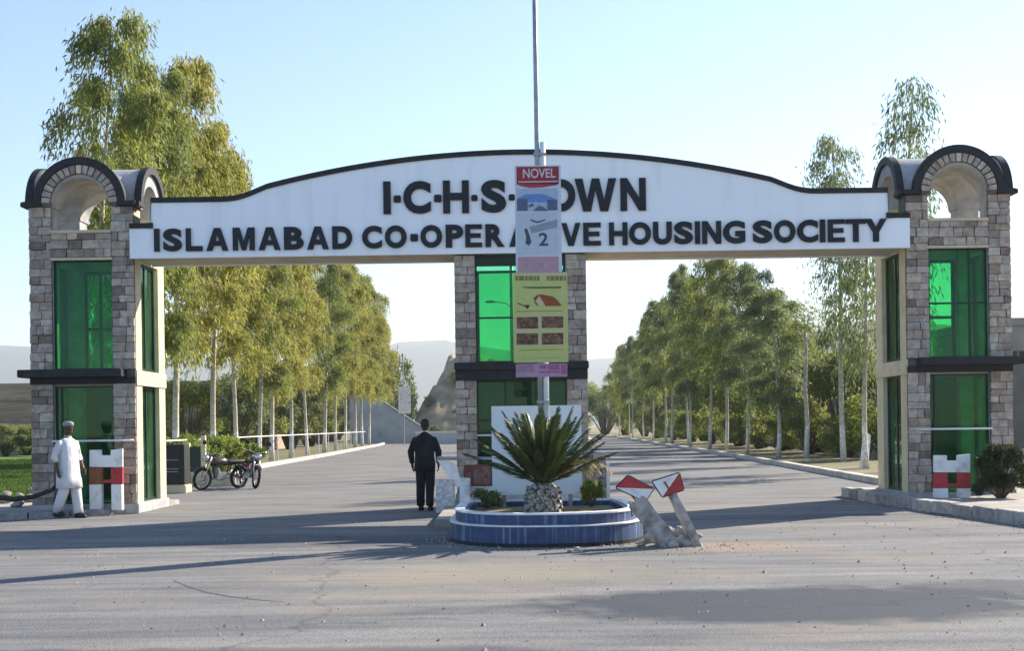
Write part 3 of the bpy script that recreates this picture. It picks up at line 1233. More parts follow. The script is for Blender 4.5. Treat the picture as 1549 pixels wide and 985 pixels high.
def bush_meshes(seed, rx, ry, h, leafmat, n_leaf=7000, lf=.16, base=.0, clumps=26, bark=None):
    rg = random.Random(seed)
    rn = np.random.RandomState(seed)
    mb = MB()
    C = []
    per = n_leaf // clumps
    for k in range(clumps):
        az = k * 2.4 + rg.uniform(-.4, .4)
        t = math.sqrt(rg.random())
        zc = base + (h - base) * (0.18 + .80 * rg.random() ** .8)
        lim = math.sqrt(max(.05, 1 - ((zc - base) / (h - base) * 1.05 - .35) ** 2 * 1.6))
        c = Vector((math.cos(az) * t * rx * lim * .85, math.sin(az) * t * ry * lim * .85, zc))
        g = Vector((c.x * .12, c.y * .12, 0))
        mid = (g + c) * .5 + Vector((0, 0, h * .08))
        mb.tube([g, mid, c], [.03 * h / 2 + .012, .018 * h / 2 + .008, .006], 5)
        s = rg.uniform(.16, .30) * (rx + ry) / 2
        pts = rn.normal(0, 1, (per, 3))
        pts /= np.linalg.norm(pts, axis=1, keepdims=True)
        pts *= (rn.rand(per, 1) ** .45) * np.array([s * 1.15, s * 1.15, s * .95])
        pts += np.array(c)
        C.append(pts)
    C = np.concatenate(C)
    C = C[C[:, 2] > .03]
    n = len(C)
    D = rn.normal(0, 1, (n, 3))
    D[:, 2] -= .15
    me = leaf_mesh('foliage', C, D, rn.normal(0, 1, (n, 3)), rn.uniform(.7, 1.3, n) * lf, rn.uniform(.35, .55, n) * lf, leafmat)
    return mb.mesh('stems', bark or m_bark2, True), me


def plant(name, label, cat, meshes, loc, rz=0, sc=(1, 1, 1), group=None, names=('trunk', 'crown')):
    t = thing(name, label, cat, loc, rz, group)
    t.scale = sc
    for nm, me in zip(names, meshes):
        obj(nm, me, t)
    return t


# ---- roadside rows of tall pale-trunked trees
VL = [gum_meshes(100 + i, 13.0, 5.2 - .3 * (i % 3), 2.5, m_leafA if i % 3 != 1 else m_leafB, 25000) for i in range(4)]
VR = [gum_meshes(200 + i, 11.0, 4.0 + .5 * i, 2.3 + .35 * (i % 3), m_leafB if i % 2 else m_leafC, 23000, .9 + .15 * (i % 2), r0=.085, wob=.4, sparse=.85) for i in range(4)]
VT = gum_meshes(120, 13.0, 5.0, 2.35, m_leafB, 21000)
rt = random.Random(77)
# (photo x of the trunk, height factor): depth follows from the row's line
left_row = [(146, .97), (232, .98), (268, 1.08), (322, .99), (355, .96), (392, .90), (410, .95), (440, .97), (465, 1.0), (490, 1.0), (508, 1.05), (522, 1.1), (536, 1.1), (548, 1.1), (558, 1.12), (567, 1.1), (574, 1.05)]
for i, (px, hf) in enumerate(left_row):
    vm = VL[i % 4] if i else VT
    d = 11.6 * F_PX / (774.5 - px)
    for _ in range(4):
        xk = float(np.interp(d + CAM_Y, [p[1] for p in KL], [p[0] for p in KL])) - 1.25
        d = -xk * F_PX / (774.5 - px)
    lab = ORD[i] + ' drooping olive tree from the gate tower in the row beside the white railing'
    if i == 0:
        lab = 'tallest drooping tree rising behind the vaulted top of the tower by the person in white'
    plant('drooping_tree', lab, 'tree', vm, (xk, d + CAM_Y, 0.04), rt.uniform(0, 6.3), (rt.uniform(.82, 1.15),) * 2 + (hf * rt.uniform(.93, 1.07) if i > 2 else hf,), 'trees along the railed roadside').rotation_euler.rotate_axis('X', rt.uniform(-.045, .045))
plant('drooping_tree', 'smaller drooping tree poking out beside the vaulted tower top by the person in white', 'tree', VL[2], (-14.3, 18.5, 0), 2.0, (.55, .55, .90), 'trees along the railed roadside')

right_row = [(1165, .82), (1127, 1.0), (1090, 1.1), (1073, 1.12), (1050, 1.15), (1035, 1.15), (1022, 1.12), (1008, 1.1), (990, 1.05), (976, 1.05), (962, 1.0), (950, .98), (938, .95)]
for i, (px, hf) in enumerate(right_row):
    d = 12 * F_PX / (px - 774.5)
    for _ in range(4):
        xk = float(np.interp(d + CAM_Y, [p[1] for p in KR], [p[0] for p in KR])) + 1.35
        d = xk * F_PX / (px - 774.5)
    plant('avenue_tree', ORD[i] + ' lime-washed slender tree after the lopped one in the bushy roadside row', 'tree', VR[(0, 2, 1, 3, 0, 1, 2, 3, 1, 0, 2, 3, 1)[i]], (xk + rt.uniform(-.35, .35), d + CAM_Y, 0.04), rt.uniform(0, 6.3), (rt.uniform(.8, 1.2),) * 2 + (hf * rt.uniform(.86, 1.08),), 'trees along the bushy roadside').rotation_euler.rotate_axis('X', rt.uniform(-.05, .05))
# two tall thin trees nearest the right tower, and a lopped one
thin1 = gum_meshes(301, 13.2, 5.0, 1.25, m_leafC, 9000, 1.3, r0=.10)
plant('thin_tree', 'tall thin drooping tree rising behind the beam next to the lettered end SOCIETY', 'tree', thin1, (gnd(1275, 700).x, gnd(1275, 700).y, 0), .5, (1, 1, 1.0))
thin2 = gum_meshes(302, 11.6, 4.6, 1.15, m_leafC, 6500, 1.2, r0=.09, sparse=.8)
plant('thin_tree', 'sparse feathery tree rising directly behind the arched top of the tower by the shrub', 'tree', thin2, (12.1, 13.8, 0), 1.2, (1, 1, 1.06))
thin3 = gum_meshes(303, 9.0, 4.2, .95, m_leafC, 4200, 1.4, r0=.08)
plant('thin_tree', 'short thin tree with hanging dark foliage beside the white marker slab', 'tree', thin3, (gnd(1311, 712).x, gnd(1311, 712).y, 0), 2.2)
mb = MB()
mb.tube([(0, 0, 0), (.06, 0, 1.5), (-.02, .02, 3), (.05, 0, 4.6), (.02, 0, 5.5)], [.13, .10, .085, .075, .06], 9)
mb.tube([(.05, 0, 5.0), (.35, .05, 5.3), (.6, .1, 5.9)], [.05, .035, .012], 6)
mb.tube([(.04, 0, 5.2), (-.25, .1, 5.6), (-.3, .15, 6.1)], [.045, .03, .01], 6)
mb.tube([(.02, 0, 5.45), (.1, -.1, 5.9), (.3, -.15, 6.4)], [.04, .025, .008], 6)
lop = mb.mesh('trunk', m_bark, True)
rn = np.random.RandomState(9)
n = 900
Cc = rn.normal(0, .45, (n, 3)) * np.array([1.1, 1, .8]) + np.array([.15, 0, 6.1])
plant('lopped_tree', 'lopped pale tree with almost no crown in the bushy roadside row', 'tree',
      (lop, leaf_mesh('crown', Cc, rn.normal(0, 1, (n, 3)) - np.array([0, 0, .6]), rn.normal(0, 1, (n, 3)), rn.uniform(.13, .22, n), rn.uniform(.03, .05, n), m_leafB)),
      (gnd(1220, 695).x, gnd(1220, 695).y, 0))

# dense bushes behind the right row
BU = [bush_meshes(400 + i, 3.0, 2.6, 5.0, (m_leafB, m_leafD, m_leafC)[i], 12000, .2) for i in range(3)]
rb = random.Random(5)
spots = [(15.6, 27, .85, 1, .82), (15.4, 33, .9, 0, .95), (15.6, 39, 1.0, 1, 1.0), (15.6, 46, 1.0, 0, 1.4), (15.8, 54, 1.1, 1, 1.5), (16.0, 63, 1.15, 0, 1.55),
         (17.0, 74, 1.25, 1, 1.2), (17.2, 86, 1.3, 0, 1.3), (17.4, 100, 1.3, 2, 1.4), (17.5, 116, 1.3, 0, 1.4), (17, 134, 1.4, 1, 1.4), (16.5, 156, 1.5, 0, 1.5), (15.5, 182, 1.6, 2, 1.6), (13, 214, 1.7, 0, 1.9), (8.5, 250, 1.9, 2, 2.2), (14, 262, 2.0, 0, 2.3)]
for i, (x, y, s, k, hz) in enumerate(spots):
    plant('dense_bush', ORD[i] + ' dense bush beyond the boundary wall end behind the lime-washed trunks' if i else 'bright yellow-green bush nearest the brown boundary wall', 'bush', BU[k], (x, y, 0), rb.uniform(0, 6), (s, s, hz), 'bushes behind the avenue trees', ('stems', 'foliage'))
for i, (x, y, s) in enumerate([(14.6, 30, .45), (14.4, 36, .5), (14.6, 43, .5), (14.8, 50, .55), (15.0, 58, .55), (14.8, 68, .6), (15.2, 80, .65), (15.4, 94, .7), (15.6, 110, .8)]):
    plant('low_bush', ORD[i] + ' waist-high bush at the foot of the lime-washed trunks', 'bush', BU[(1, 0, 1, 2, 0, 1, 0, 1, 0)[i]], (x, y, 0), i * 1.7, (s, s, s * .8), 'low bushes under the avenue trees', ('stems', 'foliage'))
# bushes behind the left row
spots = [(-16.5, 30, .75, 2, .55), (-19.5, 33, .7, 0, .5), (-16.8, 40, .8, 0, .8), (-16.6, 50, .95, 2, 1.0), (-17.0, 60, 1.0, 0, 1.1), (-17.2, 72, 1.1, 2, 1.1), (-18, 86, 1.2, 0, 1.1), (-19.5, 102, 1.2, 2, 1.2),
         (-21.5, 122, 1.3, 0, 1.3), (-24, 146, 1.4, 2, 1.5), (-23, 178, 1.4, 0, 1.6), (-27, 205, 1.6, 2, 1.9), (-22.5, 232, 1.3, 0, 1.9), (-36, 270, 1.8, 2, 2.0)]
for i, (x, y, s, k, hz) in enumerate(spots):
    plant('dense_bush', ORD[i] + ' dull green bush from the gate behind the railed row of trees', 'bush', BU[k], (x, y, 0), rb.uniform(0, 6), (s, s, hz), 'bushes behind the railed roadside', ('stems', 'foliage'))
# low bright shrubs by the motorcycles
LB = [bush_meshes(450 + i, .9, .7, 1.15, m_leafD, 4200, .10, clumps=18) for i in range(2)]
for i, (px, y, s) in enumerate([(250, 13.5, 1.0), (285, 13.0, 1.0), (312, 14.5, 1.05), (340, 15, 1.1), (372, 16.5, 1.0), (266, 16.5, 1.2), (330, 18, 1.2)]):
    p = at(px, 700, y)
    plant('low_shrub', 'low bright green shrub ' + ('nearest the black cabinet', 'beside the first cream post', 'directly behind the low cream wall', 'between the two motorcycles', 'behind the motorcycle by the railing', 'in the back row behind the cabinet', 'in the back row behind the motorcycles')[i], 'shrub', LB[i % 2], (p.x, y, .04), i * 1.3, (s, s, s), 'shrubs behind the motorcycles', ('stems', 'foliage'))
# bushes on the far side of the lawn
for i, (px, y, s, hz) in enumerate([(-30, 62, .55, .42), (8, 60, .6, .45), (40, 63, .6, .42), (75, 60, .6, .45), (110, 61, .6, .5)]):
    p = at(px, 650, y)
    plant('dense_bush', ORD[4 - i] + ' olive bush from the brick building corner edging the green lawn', 'bush', BU[2 if i % 2 else 0], (p.x, y, 0), i * 2.0, (s, s, hz), 'bushes edging the lawn', ('stems', 'foliage'))
# shrub in the bed by the right tower
sh = bush_meshes(480, .62, .5, .95, m_leafE, 11000, .075, base=.0, clumps=44)
plant('shrub', 'dark green rounded shrub on the pavement beside the gate tower', 'shrub', sh, (at(1514, 700, -1.5).x, -1.5, .17), 0, (.88, .88, .95), None, ('stems', 'foliage'))
plant('dense_bush', 'green bush beyond the low brick wall beside the gate tower', 'bush', BU[1], (15.5, 9.5, 0), 1, (.55, .55, .5), None, ('stems', 'foliage'))

# lawn grass
rn = np.random.RandomState(4)
n = 26000
gy = rn.uniform(3.2, 46, n) ** 1.0
gx = -(gy + 24) * rn.uniform(.375, .46, n)
Cg = np.stack([gx, gy, np.full(n, .02)], 1)
Dg = np.stack([rn.normal(0, .35, n), rn.normal(0, .35, n), np.ones(n)], 1)
m_blade = mat('grass blade', (0.06, 0.11, 0.02, 1), (0.11, 0.17, 0.03, 1), .5, .7, island=.3, transl=.4)
o = obj('grass', leaf_mesh('grass', Cg, Dg, rn.normal(0, 1, (n, 3)), rn.uniform(.08, .2, n), rn.uniform(.02, .04, n), m_blade), kind='stuff')
o['label'] = 'green lawn grass left of the gate tower'

# ================================================================== BACKGROUND BUILDINGS
m_brick = mat('brown brick', (0.32, 0.20, 0.14, 1), (0.46, 0.32, 0.23, 1), .9, .95, .2, stretch=(.4, 1, 3))
m_band = mat('red-brown band', (.30, .19, .15, 1), (.42, .29, .23, 1), 1, .95)
m_wall2 = mat('weathered wall', (0.25, 0.22, 0.185, 1), (0.34, 0.30, 0.26, 1), .6, .95, .2)
m_darkwin = mat('dark window', (0.02, 0.022, 0.024, 1), None, 5, .25)
m_greyroof = mat('grey sheet roof', (0.24, 0.26, 0.28, 1), (0.33, 0.35, 0.37, 1), 1, .6, .1)


def building(label, x0, x1, y, dep, h, m, wins, bands=(), parapet=True):
    cx = (x0 + x1) / 2
    t = thing('building', label, 'building', (cx, y, 0))
    w = (x1 - x0) / 2
    p = MB()
    p.box(-w, 0, 0, w, dep, h)
    part('wall', p, m, t)
    if parapet:
        p = MB()
        p.box(-w - .12, -.12, h, w + .12, dep + .12, h + .35)
        part('parapet', p, m_wall2, t)
    for z in bands:
        p = MB()
        p.box(-w - .05, -.1, z, w + .05, 0, z + .22)
        part('band', p, m_band, t)
    for (wx, wz, ww, wh) in wins:
        p = MB()
        f = .08
        p.box(wx - ww / 2 - f, -.07, wz - f, wx + ww / 2 + f, -.003, wz)
        p.box(wx - ww / 2 - f, -.07, wz + wh, wx + ww / 2 + f, -.003, wz + wh + f)
        p.box(wx - ww / 2 - f, -.07, wz, wx - ww / 2, -.003, wz + wh)
        p.box(wx + ww / 2, -.07, wz, wx + ww / 2 + f, -.003, wz + wh)
        p.box(wx - .03, -.05, wz, wx + .03, -.003, wz + wh)
        wo = part('window', p, m_wall2, t)
        p = MB()
        p.box(wx - ww / 2, -.03, wz, wx + ww / 2, -.004, wz + wh)
        part('pane', p, m_darkwin, wo)
    return t


building('long low brown walled building beyond the lawn', -46, -18.5, 68, 9, 5.3, m_brick,
         [(6.6, 2.9, 1.5, 1.0), (10.2, 2.9, 1.5, 1.0)], (2.45, 4.0), False)
building('grey block seen past the outer edge of the gate tower by the shrub', 22.5, 34, 34, 8, 6.0, m_wall2, [(-4.5, 3.7, 1.2, 1.1), (-2, 3.7, 1.2, 1.1), (1, 3.7, 1.2, 1.1)], (3.0,))
# boundary wall right of the avenue
t = thing('boundary_wall', 'brown boundary wall beyond the pale trunks near the gate tower', 'wall', (0, 0, 0))
p = MB()
p.add([(19.5, 16, 0), (22.5, 74, 0), (22.75, 74, 0), (19.75, 16, 0), (19.5, 16, 3.9), (22.5, 74, 3.9), (22.75, 74, 3.9), (19.75, 16, 3.9)],
      [(0, 1, 5, 4), (2, 3, 7, 6), (4, 5, 6, 7), (0, 4, 7, 3), (1, 2, 6, 5)])
part('wall', p, m_wall2, t)
p = MB()
p.add([(19.42, 15.9, 3.9), (22.42, 74.1, 3.9), (22.83, 74.1, 3.9), (19.83, 15.9, 3.9), (19.42, 15.9, 4.05), (22.42, 74.1, 4.05), (22.83, 74.1, 4.05), (19.83, 15.9, 4.05)],
      [(0, 1, 5, 4), (2, 3, 7, 6), (4, 5, 6, 7), (0, 4, 7, 3), (1, 2, 6, 5), (0, 3, 2, 1)])
part('coping', p, m_conc, t)
# low brick wall at the right edge of the view
t = thing('brick_wall', 'low brick wall on the pavement beyond the dark shrub', 'wall', (11.6, 4.2, 0))
BRK = unit_blocks(4, 31, .015, m_stone, .04)
p = MB()
p.box(-1.6, .02, 0, 2.6, .2, .92)
part('wall_core', p, m_mortar, t)
rg = random.Random(3)
stones(t, -1.6, 2.6, .02, .92, .02, rg, .2, .3, .11, .13, 'brick')
# sloping grey ramp wall and a low pale wall at the far bend
b0 = 100
A, B = at(574, 603, b0), at(644, 650, b0)
t = thing('ramp_wall', 'grey sloping ramp wall at the far bend of the road', 'wall', (A.x, b0, 0))
p = MB()
p.prism([(-3, 0), (B.x - A.x, 0), (B.x - A.x, B.z - .2), (0, A.z - .2), (-3, A.z + .1)], 0, .5)
part('wall', p, mat('ramp concrete', (.30, .32, .33, 1), (.42, .44, .45, 1), .8, .9), t)
p = MB()
p.prism([(-3, A.z + .1), (0, A.z - .2), (B.x - A.x + .1, B.z - .2), (B.x - A.x + .1, B.z), (0, A.z), (-3, A.z + .3)], -.12, .62)
part('coping', p, m_greyroof, t)
t = thing('bend_wall', 'low pale wall across the far bend beside the pillar', 'wall', (-5.6, 92, 0))
p = MB()
p.box(-3.4, 0, 0, 4.2, .4, 1.05)
part('wall', p, mat('pale blue wall', (.42, .48, .52, 1), (.52, .57, .6, 1), .8, .9), t)
p = MB()
p.box(-3.5, -.06, 1.05, 4.3, .46, 1.22)
part('coping', p, m_paint, t)
# bare earth bank rising behind the bend
m_bank = mat('bare earth bank', (.26, .20, .13, 1), (.42, .33, .21, 1), .35, .95, .5, stretch=(1, 1, 3), bscale=1.5)
mb = MB()
nu, nv = 72, 40
vs = []
for j in range(nv):
    for i in range(nu):
        u, v = i / (nu - 1), j / (nv - 1)
        x = -12.4 + 22 * u
        y = 112 + 60 * v
        e = min(1, u / .22) ** .8 * min(1, (1 - u) / .6)
        f = min(1, v / .22) ** .8 * min(1, (1 - v) / .3)
        h = 9.8 * e * f * (1 + .22 * mnoise.noise(Vector((x * .16, y * .07, 1))) + .13 * mnoise.noise(Vector((x * .6, y * .25, 4))) + .07 * mnoise.noise(Vector((x * 1.7, y * .6, 9))))
        vs.append((x + mnoise.noise(Vector((y * .2, j * .9, 3))) * .8, y, -.2 + h))
mb.add(vs, [(j * nu + i, j * nu + i + 1, (j + 1) * nu + i + 1, (j + 1) * nu + i) for j in range(nv - 1) for i in range(nu - 1)])
part('earth_bank', mb, m_bank, kind='structure', smooth=True)
BANK = [(-10.6, 112, 0, .45, 'at the foot of the earth bank end'), (-8.6, 113, .6, .3, 'low on the earth bank face'), (-9.4, 119, 3.8, .35, 'on the shoulder of the earth bank'),
        (-6.6, 121, 6.6, .4, 'near the top of the earth bank'), (-4.6, 125, 8.0, .45, 'crowning the earth bank'), (-6.2, 116, 2.6, .28, 'halfway up the earth bank'), (-2.5, 127, 8.2, .4, 'on the bank top behind the pillar')]
BBANK = [bush_meshes(600 + i, 3.0, 2.6, 4.0, m_leafC, 5000, .25) for i in range(1)]
for i, (x, y, z, sc_, w) in enumerate(BANK):
    plant('scrub_bush', 'scrub bush ' + w, 'bush', BBANK[0], (x, y, z), i * 1.9, (sc_, sc_, sc_), 'scrub on the earth bank', ('stems', 'foliage'))
plant('round_tree', 'round leafy tree between the ramp wall and the earth bank', 'tree', BBANK[0], (-14.0, 121, 0), 1.0, (1.15, 1.15, 2.5))
plant('round_tree', 'second round leafy tree behind the ramp wall', 'tree', BBANK[0], (-17.5, 126, 0), 2.0, (1.1, 1.1, 2.1))

# ================================================================== STREET FURNITURE BEYOND THE GATE
def street_lamp(x, y, h, arms, label):
    t = thing('street_lamp', label, 'street lamp', (x, y, .16), 0, 'lamps on the median')
    p = MB()
    p.tube([(0, 0, 0), (0, 0, .5), (0, 0, h)], [.10, .085, .05], 8)
    part('pole', p, m_steel, t, smooth=True)
    for s in arms:
        p = MB()
        p.tube([(0, 0, h - .25), (s * .35, 0, h), (s * 1.0, 0, h + .10)], .03, 6)
        a = part('arm', p, m_steel, t)
        p = MB()
        p.loft([(s * 1.25, 0, h + .04, .30, .10), (s * 1.25, 0, h + .10, .34, .12), (s * 1.25, 0, h + .18, .22, .07)], 12)
        part('lamp_head', p, m_steel, a)


street_lamp(.05, 17, 9.0, (-1, 1), 'double-armed street lamp standing on the median right behind the gate')
street_lamp(.05, 52, 9.0, (-1, 1), 'double-armed street lamp on the median seen through the pillar glass')
pz = gnd(611, 662)
t = thing('road_sign', 'slim pole with a white sign board beside the grey ramp wall', 'road sign', (pz.x, 86, 0))
q0 = at(611, 655, 86)
t.location = (q0.x, 86, 0)
p = MB()
p.tube([(0, 0, 0), (0, 0, at(611, 535, 86).z)], .06, 8)
part('pole', p, m_steel, t)
p = MB()
a, b = at(603, 626, 86), at(621, 585, 86)
p.box(a.x - q0.x, -.12, a.z, b.x - q0.x, -.065, b.z)
part('sign_board', p, m_paint, t, bevel=.01)

# white railing along the left verge
t = thing('pipe_railing', 'white pipe railing between the roadside trees', 'railing', (0, 0, 0))
ys = [11.5 + 2.4 * k for k in range(30)]
pts = [Vector((float(np.interp(y, [q[1] for q in KL], [q[0] for q in KL])) - .75, y, 0)) for y in ys]
for q in pts[::2]:
    p = MB()
    p.tube([q, q + Vector((0, 0, 1.32))], .03, 6)
    part('post', p, m_paint, t)
for z in (1.30,):
    p = MB()
    p.tube([q + Vector((0, 0, z)) for q in pts], .025, 6)
    part('rail', p, m_paint, t)

m_tyre = mat('tyre rubber', (0.012, 0.012, 0.013, 1), (0.03, 0.03, 0.03, 1), 10, .85)
# ================================================================== PLANTER ISLAND
PX, PY = .47, -6.35        # planter centre


def planter_outline(hw, front, back, n=26):
    """U-shaped plan: round towards the camera, square at the back"""
    pts = []
    for k in range(n + 1):
        t = PI + PI * k / n
        c, s = math.cos(t), math.sin(t)
        pts.append((PX + hw * math.copysign(abs(c) ** .8, c), PY + front * math.copysign(abs(s) ** .9, s)))
    pts += [(PX + hw * .985, PY + back * .6), (PX + hw * .93, PY + back), (PX - hw * .93, PY + back), (PX - hw * .985, PY + back * .6)]
    return pts


def planter_material():
    m = bpy.data.materials.new('blue painted render with drips')
    m.use_nodes = True
    N, L = m.node_tree.nodes, m.node_tree.links
    b = N['Principled BSDF']
    b.inputs['Roughness'].default_value = .55
    geo = N.new('ShaderNodeNewGeometry')
    mp = N.new('ShaderNodeMapping')
    mp.inputs['Scale'].default_value = (15, 4, .25)
    L.new(geo.outputs['Position'], mp.inputs[0])
    nz = N.new('ShaderNodeTexNoise')
    nz.inputs['Scale'].default_value = 1.6
    nz.inputs['Detail'].default_value = 3
    L.new(mp.outputs[0], nz.inputs['Vector'])
    rp = N.new('ShaderNodeValToRGB')
    e = rp.color_ramp.elements
    e[0].position, e[0].color = .52, (0.03, 0.06, 0.15, 1)
    e[1].position, e[1].color = .84, (0.24, 0.30, 0.42, 1)
    L.new(nz.outputs['Fac'], rp.inputs[0])
    n2 = N.new('ShaderNodeTexNoise')
    n2.inputs['Scale'].default_value = 4
    n2.inputs['Detail'].default_value = 6
    L.new(geo.outputs['Position'], n2.inputs['Vector'])
    r2 = N.new('ShaderNodeValToRGB')
    r2.color_ramp.elements[0].position, r2.color_ramp.elements[0].color = .3, (.55, .55, .58, 1)
    r2.color_ramp.elements[1].position, r2.color_ramp.elements[1].color = .65, (1.1, 1.1, 1.1, 1)
    L.new(n2.outputs['Fac'], r2.inputs[0])
    mx = N.new('ShaderNodeMixRGB')
    mx.blend_type = 'MULTIPLY'
    mx.inputs[0].default_value = 1
    L.new(rp.outputs[0], mx.inputs[1])
    L.new(r2.outputs[0], mx.inputs[2])
    L.new(mx.outputs[0], b.inputs['Base Color'])
    return m


m_planter = planter_material()
m_soil = mat('planter soil', (0.16, 0.13, 0.075, 1), (0.27, 0.22, 0.12, 1), 4, .95, .8, bscale=20)
t = thing('planter', 'round-fronted blue painted planter island with white stripe in the road', 'planter', (0, 0, 0))


def ring_wall(o_out, o_in, z0, z1, m, name, bevel=.015):
    n = len(o_out)
    p = MB()
    vs = [(x, y, z0) for x, y in o_out] + [(x, y, z1) for x, y in o_out] + [(x, y, z1) for x, y in o_in] + [(x, y, z0) for x, y in o_in]
    fs = []
    for k in range(n):
        j = (k + 1) % n
        fs += [(k, j, n + j, n + k), (n + k, n + j, 2 * n + j, 2 * n + k), (2 * n + k, 2 * n + j, 3 * n + j, 3 * n + k)]
    p.add(vs, fs)
    return part(name, p, m, t)


o1, o1i = planter_outline(1.36, 1.46, 1.75), planter_outline(1.05, 1.16, 1.5)
o2, o2i = planter_outline(1.29, 1.385, 1.715), planter_outline(1.10, 1.20, 1.54)
o0 = planter_outline(1.37, 1.47, 1.76)
ring_wall(o0, o1i, 0.0, .055, m_black, 'skirting')
ring_wall(o1, o1i, .055, .275, m_planter, 'lower_wall')
ring_wall(planter_outline(1.375, 1.475, 1.755), planter_outline(1.25, 1.35, 1.65), .272, .29, m_paint, 'white_stripe')
ring_wall(o2, o2i, .29, .425, m_planter, 'upper_wall')
ring_wall(planter_outline(1.30, 1.395, 1.725), planter_outline(1.16, 1.255, 1.6), .425, .45, m_paint, 'rim')
n = 40
p = MB()
oin = planter_outline(1.12, 1.22, 1.56)
vs = [(PX, PY, .40)] + [(PX + (x - PX) * .5, PY + (y - PY) * .5, .385 + .02 * math.sin(k * 1.7)) for k, (x, y) in enumerate(oin)] + [(x, y, .35) for x, y in oin]
n = len(oin)
p.add(vs, [(0, 1 + k, 1 + (k + 1) % n) for k in range(n)] + [(1 + k, 1 + n + k, 1 + n + (k + 1) % n, 1 + (k + 1) % n) for k in range(n)])
part('soil', p, m_soil, t, smooth=True)
# white end post at the back corner
p = MB()
p.box(PX - 1.30, PY + 1.60, .0, PX - 1.13, PY + 1.80, .80)
part('end_post', p, m_paint, t, bevel=.01)

# ---- cycad
m_frond = mat('cycad leaf', (0.03, 0.05, 0.014, 1), (0.06, 0.085, 0.025, 1), 3, .45, island=.35, transl=.2, spec=.4)
m_dry = mat('dry cycad leaf', (0.25, 0.19, 0.07, 1), (0.36, 0.28, 0.12, 1), 3, .7, island=.3, transl=.25)
m_ctrunk = mat('cycad trunk', (0.10, 0.09, 0.075, 1), (0.52, 0.50, 0.46, 1), 22, .95, 1.0, lo=.42, hi=.58)
cpos = Vector((.42, -6.75, .38))
t = thing('cycad', 'fan of stiff dark green feathery fronds on a stubby trunk in the planter', 'cycad', cpos)
p = MB()
p.loft([(0, 0, -.06, .20, .20), (0, 0, .02, .235, .235), (0, 0, .16, .24, .24), (0, 0, .30, .225, .225), (0, 0, .40, .15, .15), (0, 0, .44, .05, .05)], 20)
me = p.mesh('trunk', m_ctrunk, True)
for v in me.vertices:
    v.co += v.normal * (mnoise.noise(v.co * 18) * .02)
obj('trunk', me, t)
p = MB()
for k in range(60):
    th = k * 2.4
    zz = .0 + .37 * (k / 60)
    rr = .235 if zz < .3 else .2
    c = Vector((math.cos(th) * rr, math.sin(th) * rr, zz))
    nrm = Vector((math.cos(th), math.sin(th), .35))
    p.obox(c, nrm, Vector((-math.sin(th), math.cos(th), 0)), nrm.cross(Vector((-math.sin(th), math.cos(th), 0))), .035, .032, .02)
part('leaf_bases', p, m_ctrunk, t)


def frond(rg, az, el, ln, m, bend=.35, name='frond'):
    """arching stem with two ranks of narrow leaflets"""
    hd = Vector((math.cos(az), math.sin(az), 0))
    pts = []
    for k in range(9):
        s = k / 8
        e = el - bend * s * s
        if k == 0:
            pts.append(Vector((0, 0, .40)) + hd * .06)
        else:
            pts.append(pts[-1] + (hd * math.cos(e) + Vector((0, 0, 1)) * math.sin(e)) * (ln / 8))
    p = MB()
    p.tube(pts, [.011 * (1 - .75 * k / 8) for k in range(9)], 4)
    side = Vector((-hd.y, hd.x, 0))
    for k in range(44):
        s = .16 + .84 * (k / 43)
        i = min(7, int(s * 8))
        c = pts[i].lerp(pts[i + 1], s * 8 - i)
        tg = (pts[i + 1] - pts[i]).normalized()
        up = side.cross(tg).normalized()
        L_ = ln * .17 * math.sin(PI * min(1, s * .80 + .16)) ** .7 * rg.uniform(.85, 1.1) + .02
        for sg in (-1, 1):
            d = (side * sg * .50 + tg * .86 + up * rg.uniform(.12, .34)).normalized()
            w = tg.cross(d).normalized().cross(d).normalized() * .008
            m_ = c + d * L_ * .5
            tip = c + d * L_ - Vector((0, 0, .012))
            p.add([c - w * .5, m_ - w, tip, m_ + w, c + w * .5], [(0, 1, 2, 3, 4)])
    me = p.mesh(name, m, recalc=False)
    return obj(name, me, t)


rg = random.Random(12)
for k in range(54):
    f = k / 53
    az = k * 2.39996 + rg.uniform(-.15, .15)
    el = R(26 + 58 * f + rg.uniform(-5, 5))
    frond(rg, az, el, rg.uniform(.93, 1.12) * (1.0 if f < .8 else .98), m_frond, rg.uniform(.10, .38))
for az, el, ln, bd in ((-.25, .95, .95, 1.9), (.05, .8, 1.05, 1.6), (-.6, .7, .95, 1.7), (.35, 1.0, .9, 1.9)):
    frond(rg, az, el, ln, m_dry, bd, 'dry_frond')

# small yellow-green plant and dry tufts in the planter
sm = bush_meshes(520, .24, .2, .36, m_leafD, 1500, .06, clumps=14)
plant('small_bush', 'small yellow-green bush in the planter beside the white board', 'bush', sm, (at(893, 750, -5.6).x, -5.6, .38), 0, (1, 1, 1), None, ('stems', 'foliage'))
sm2 = bush_meshes(521, .26, .2, .26, m_leafC, 1500, .06, clumps=14)
plant('small_bush', 'low dull green bush in the planter corner under the red-brown box', 'bush', sm2, (at(735, 750, -5.25).x, -5.25, .36), 0, (1, 1, 1), None, ('stems', 'foliage'))

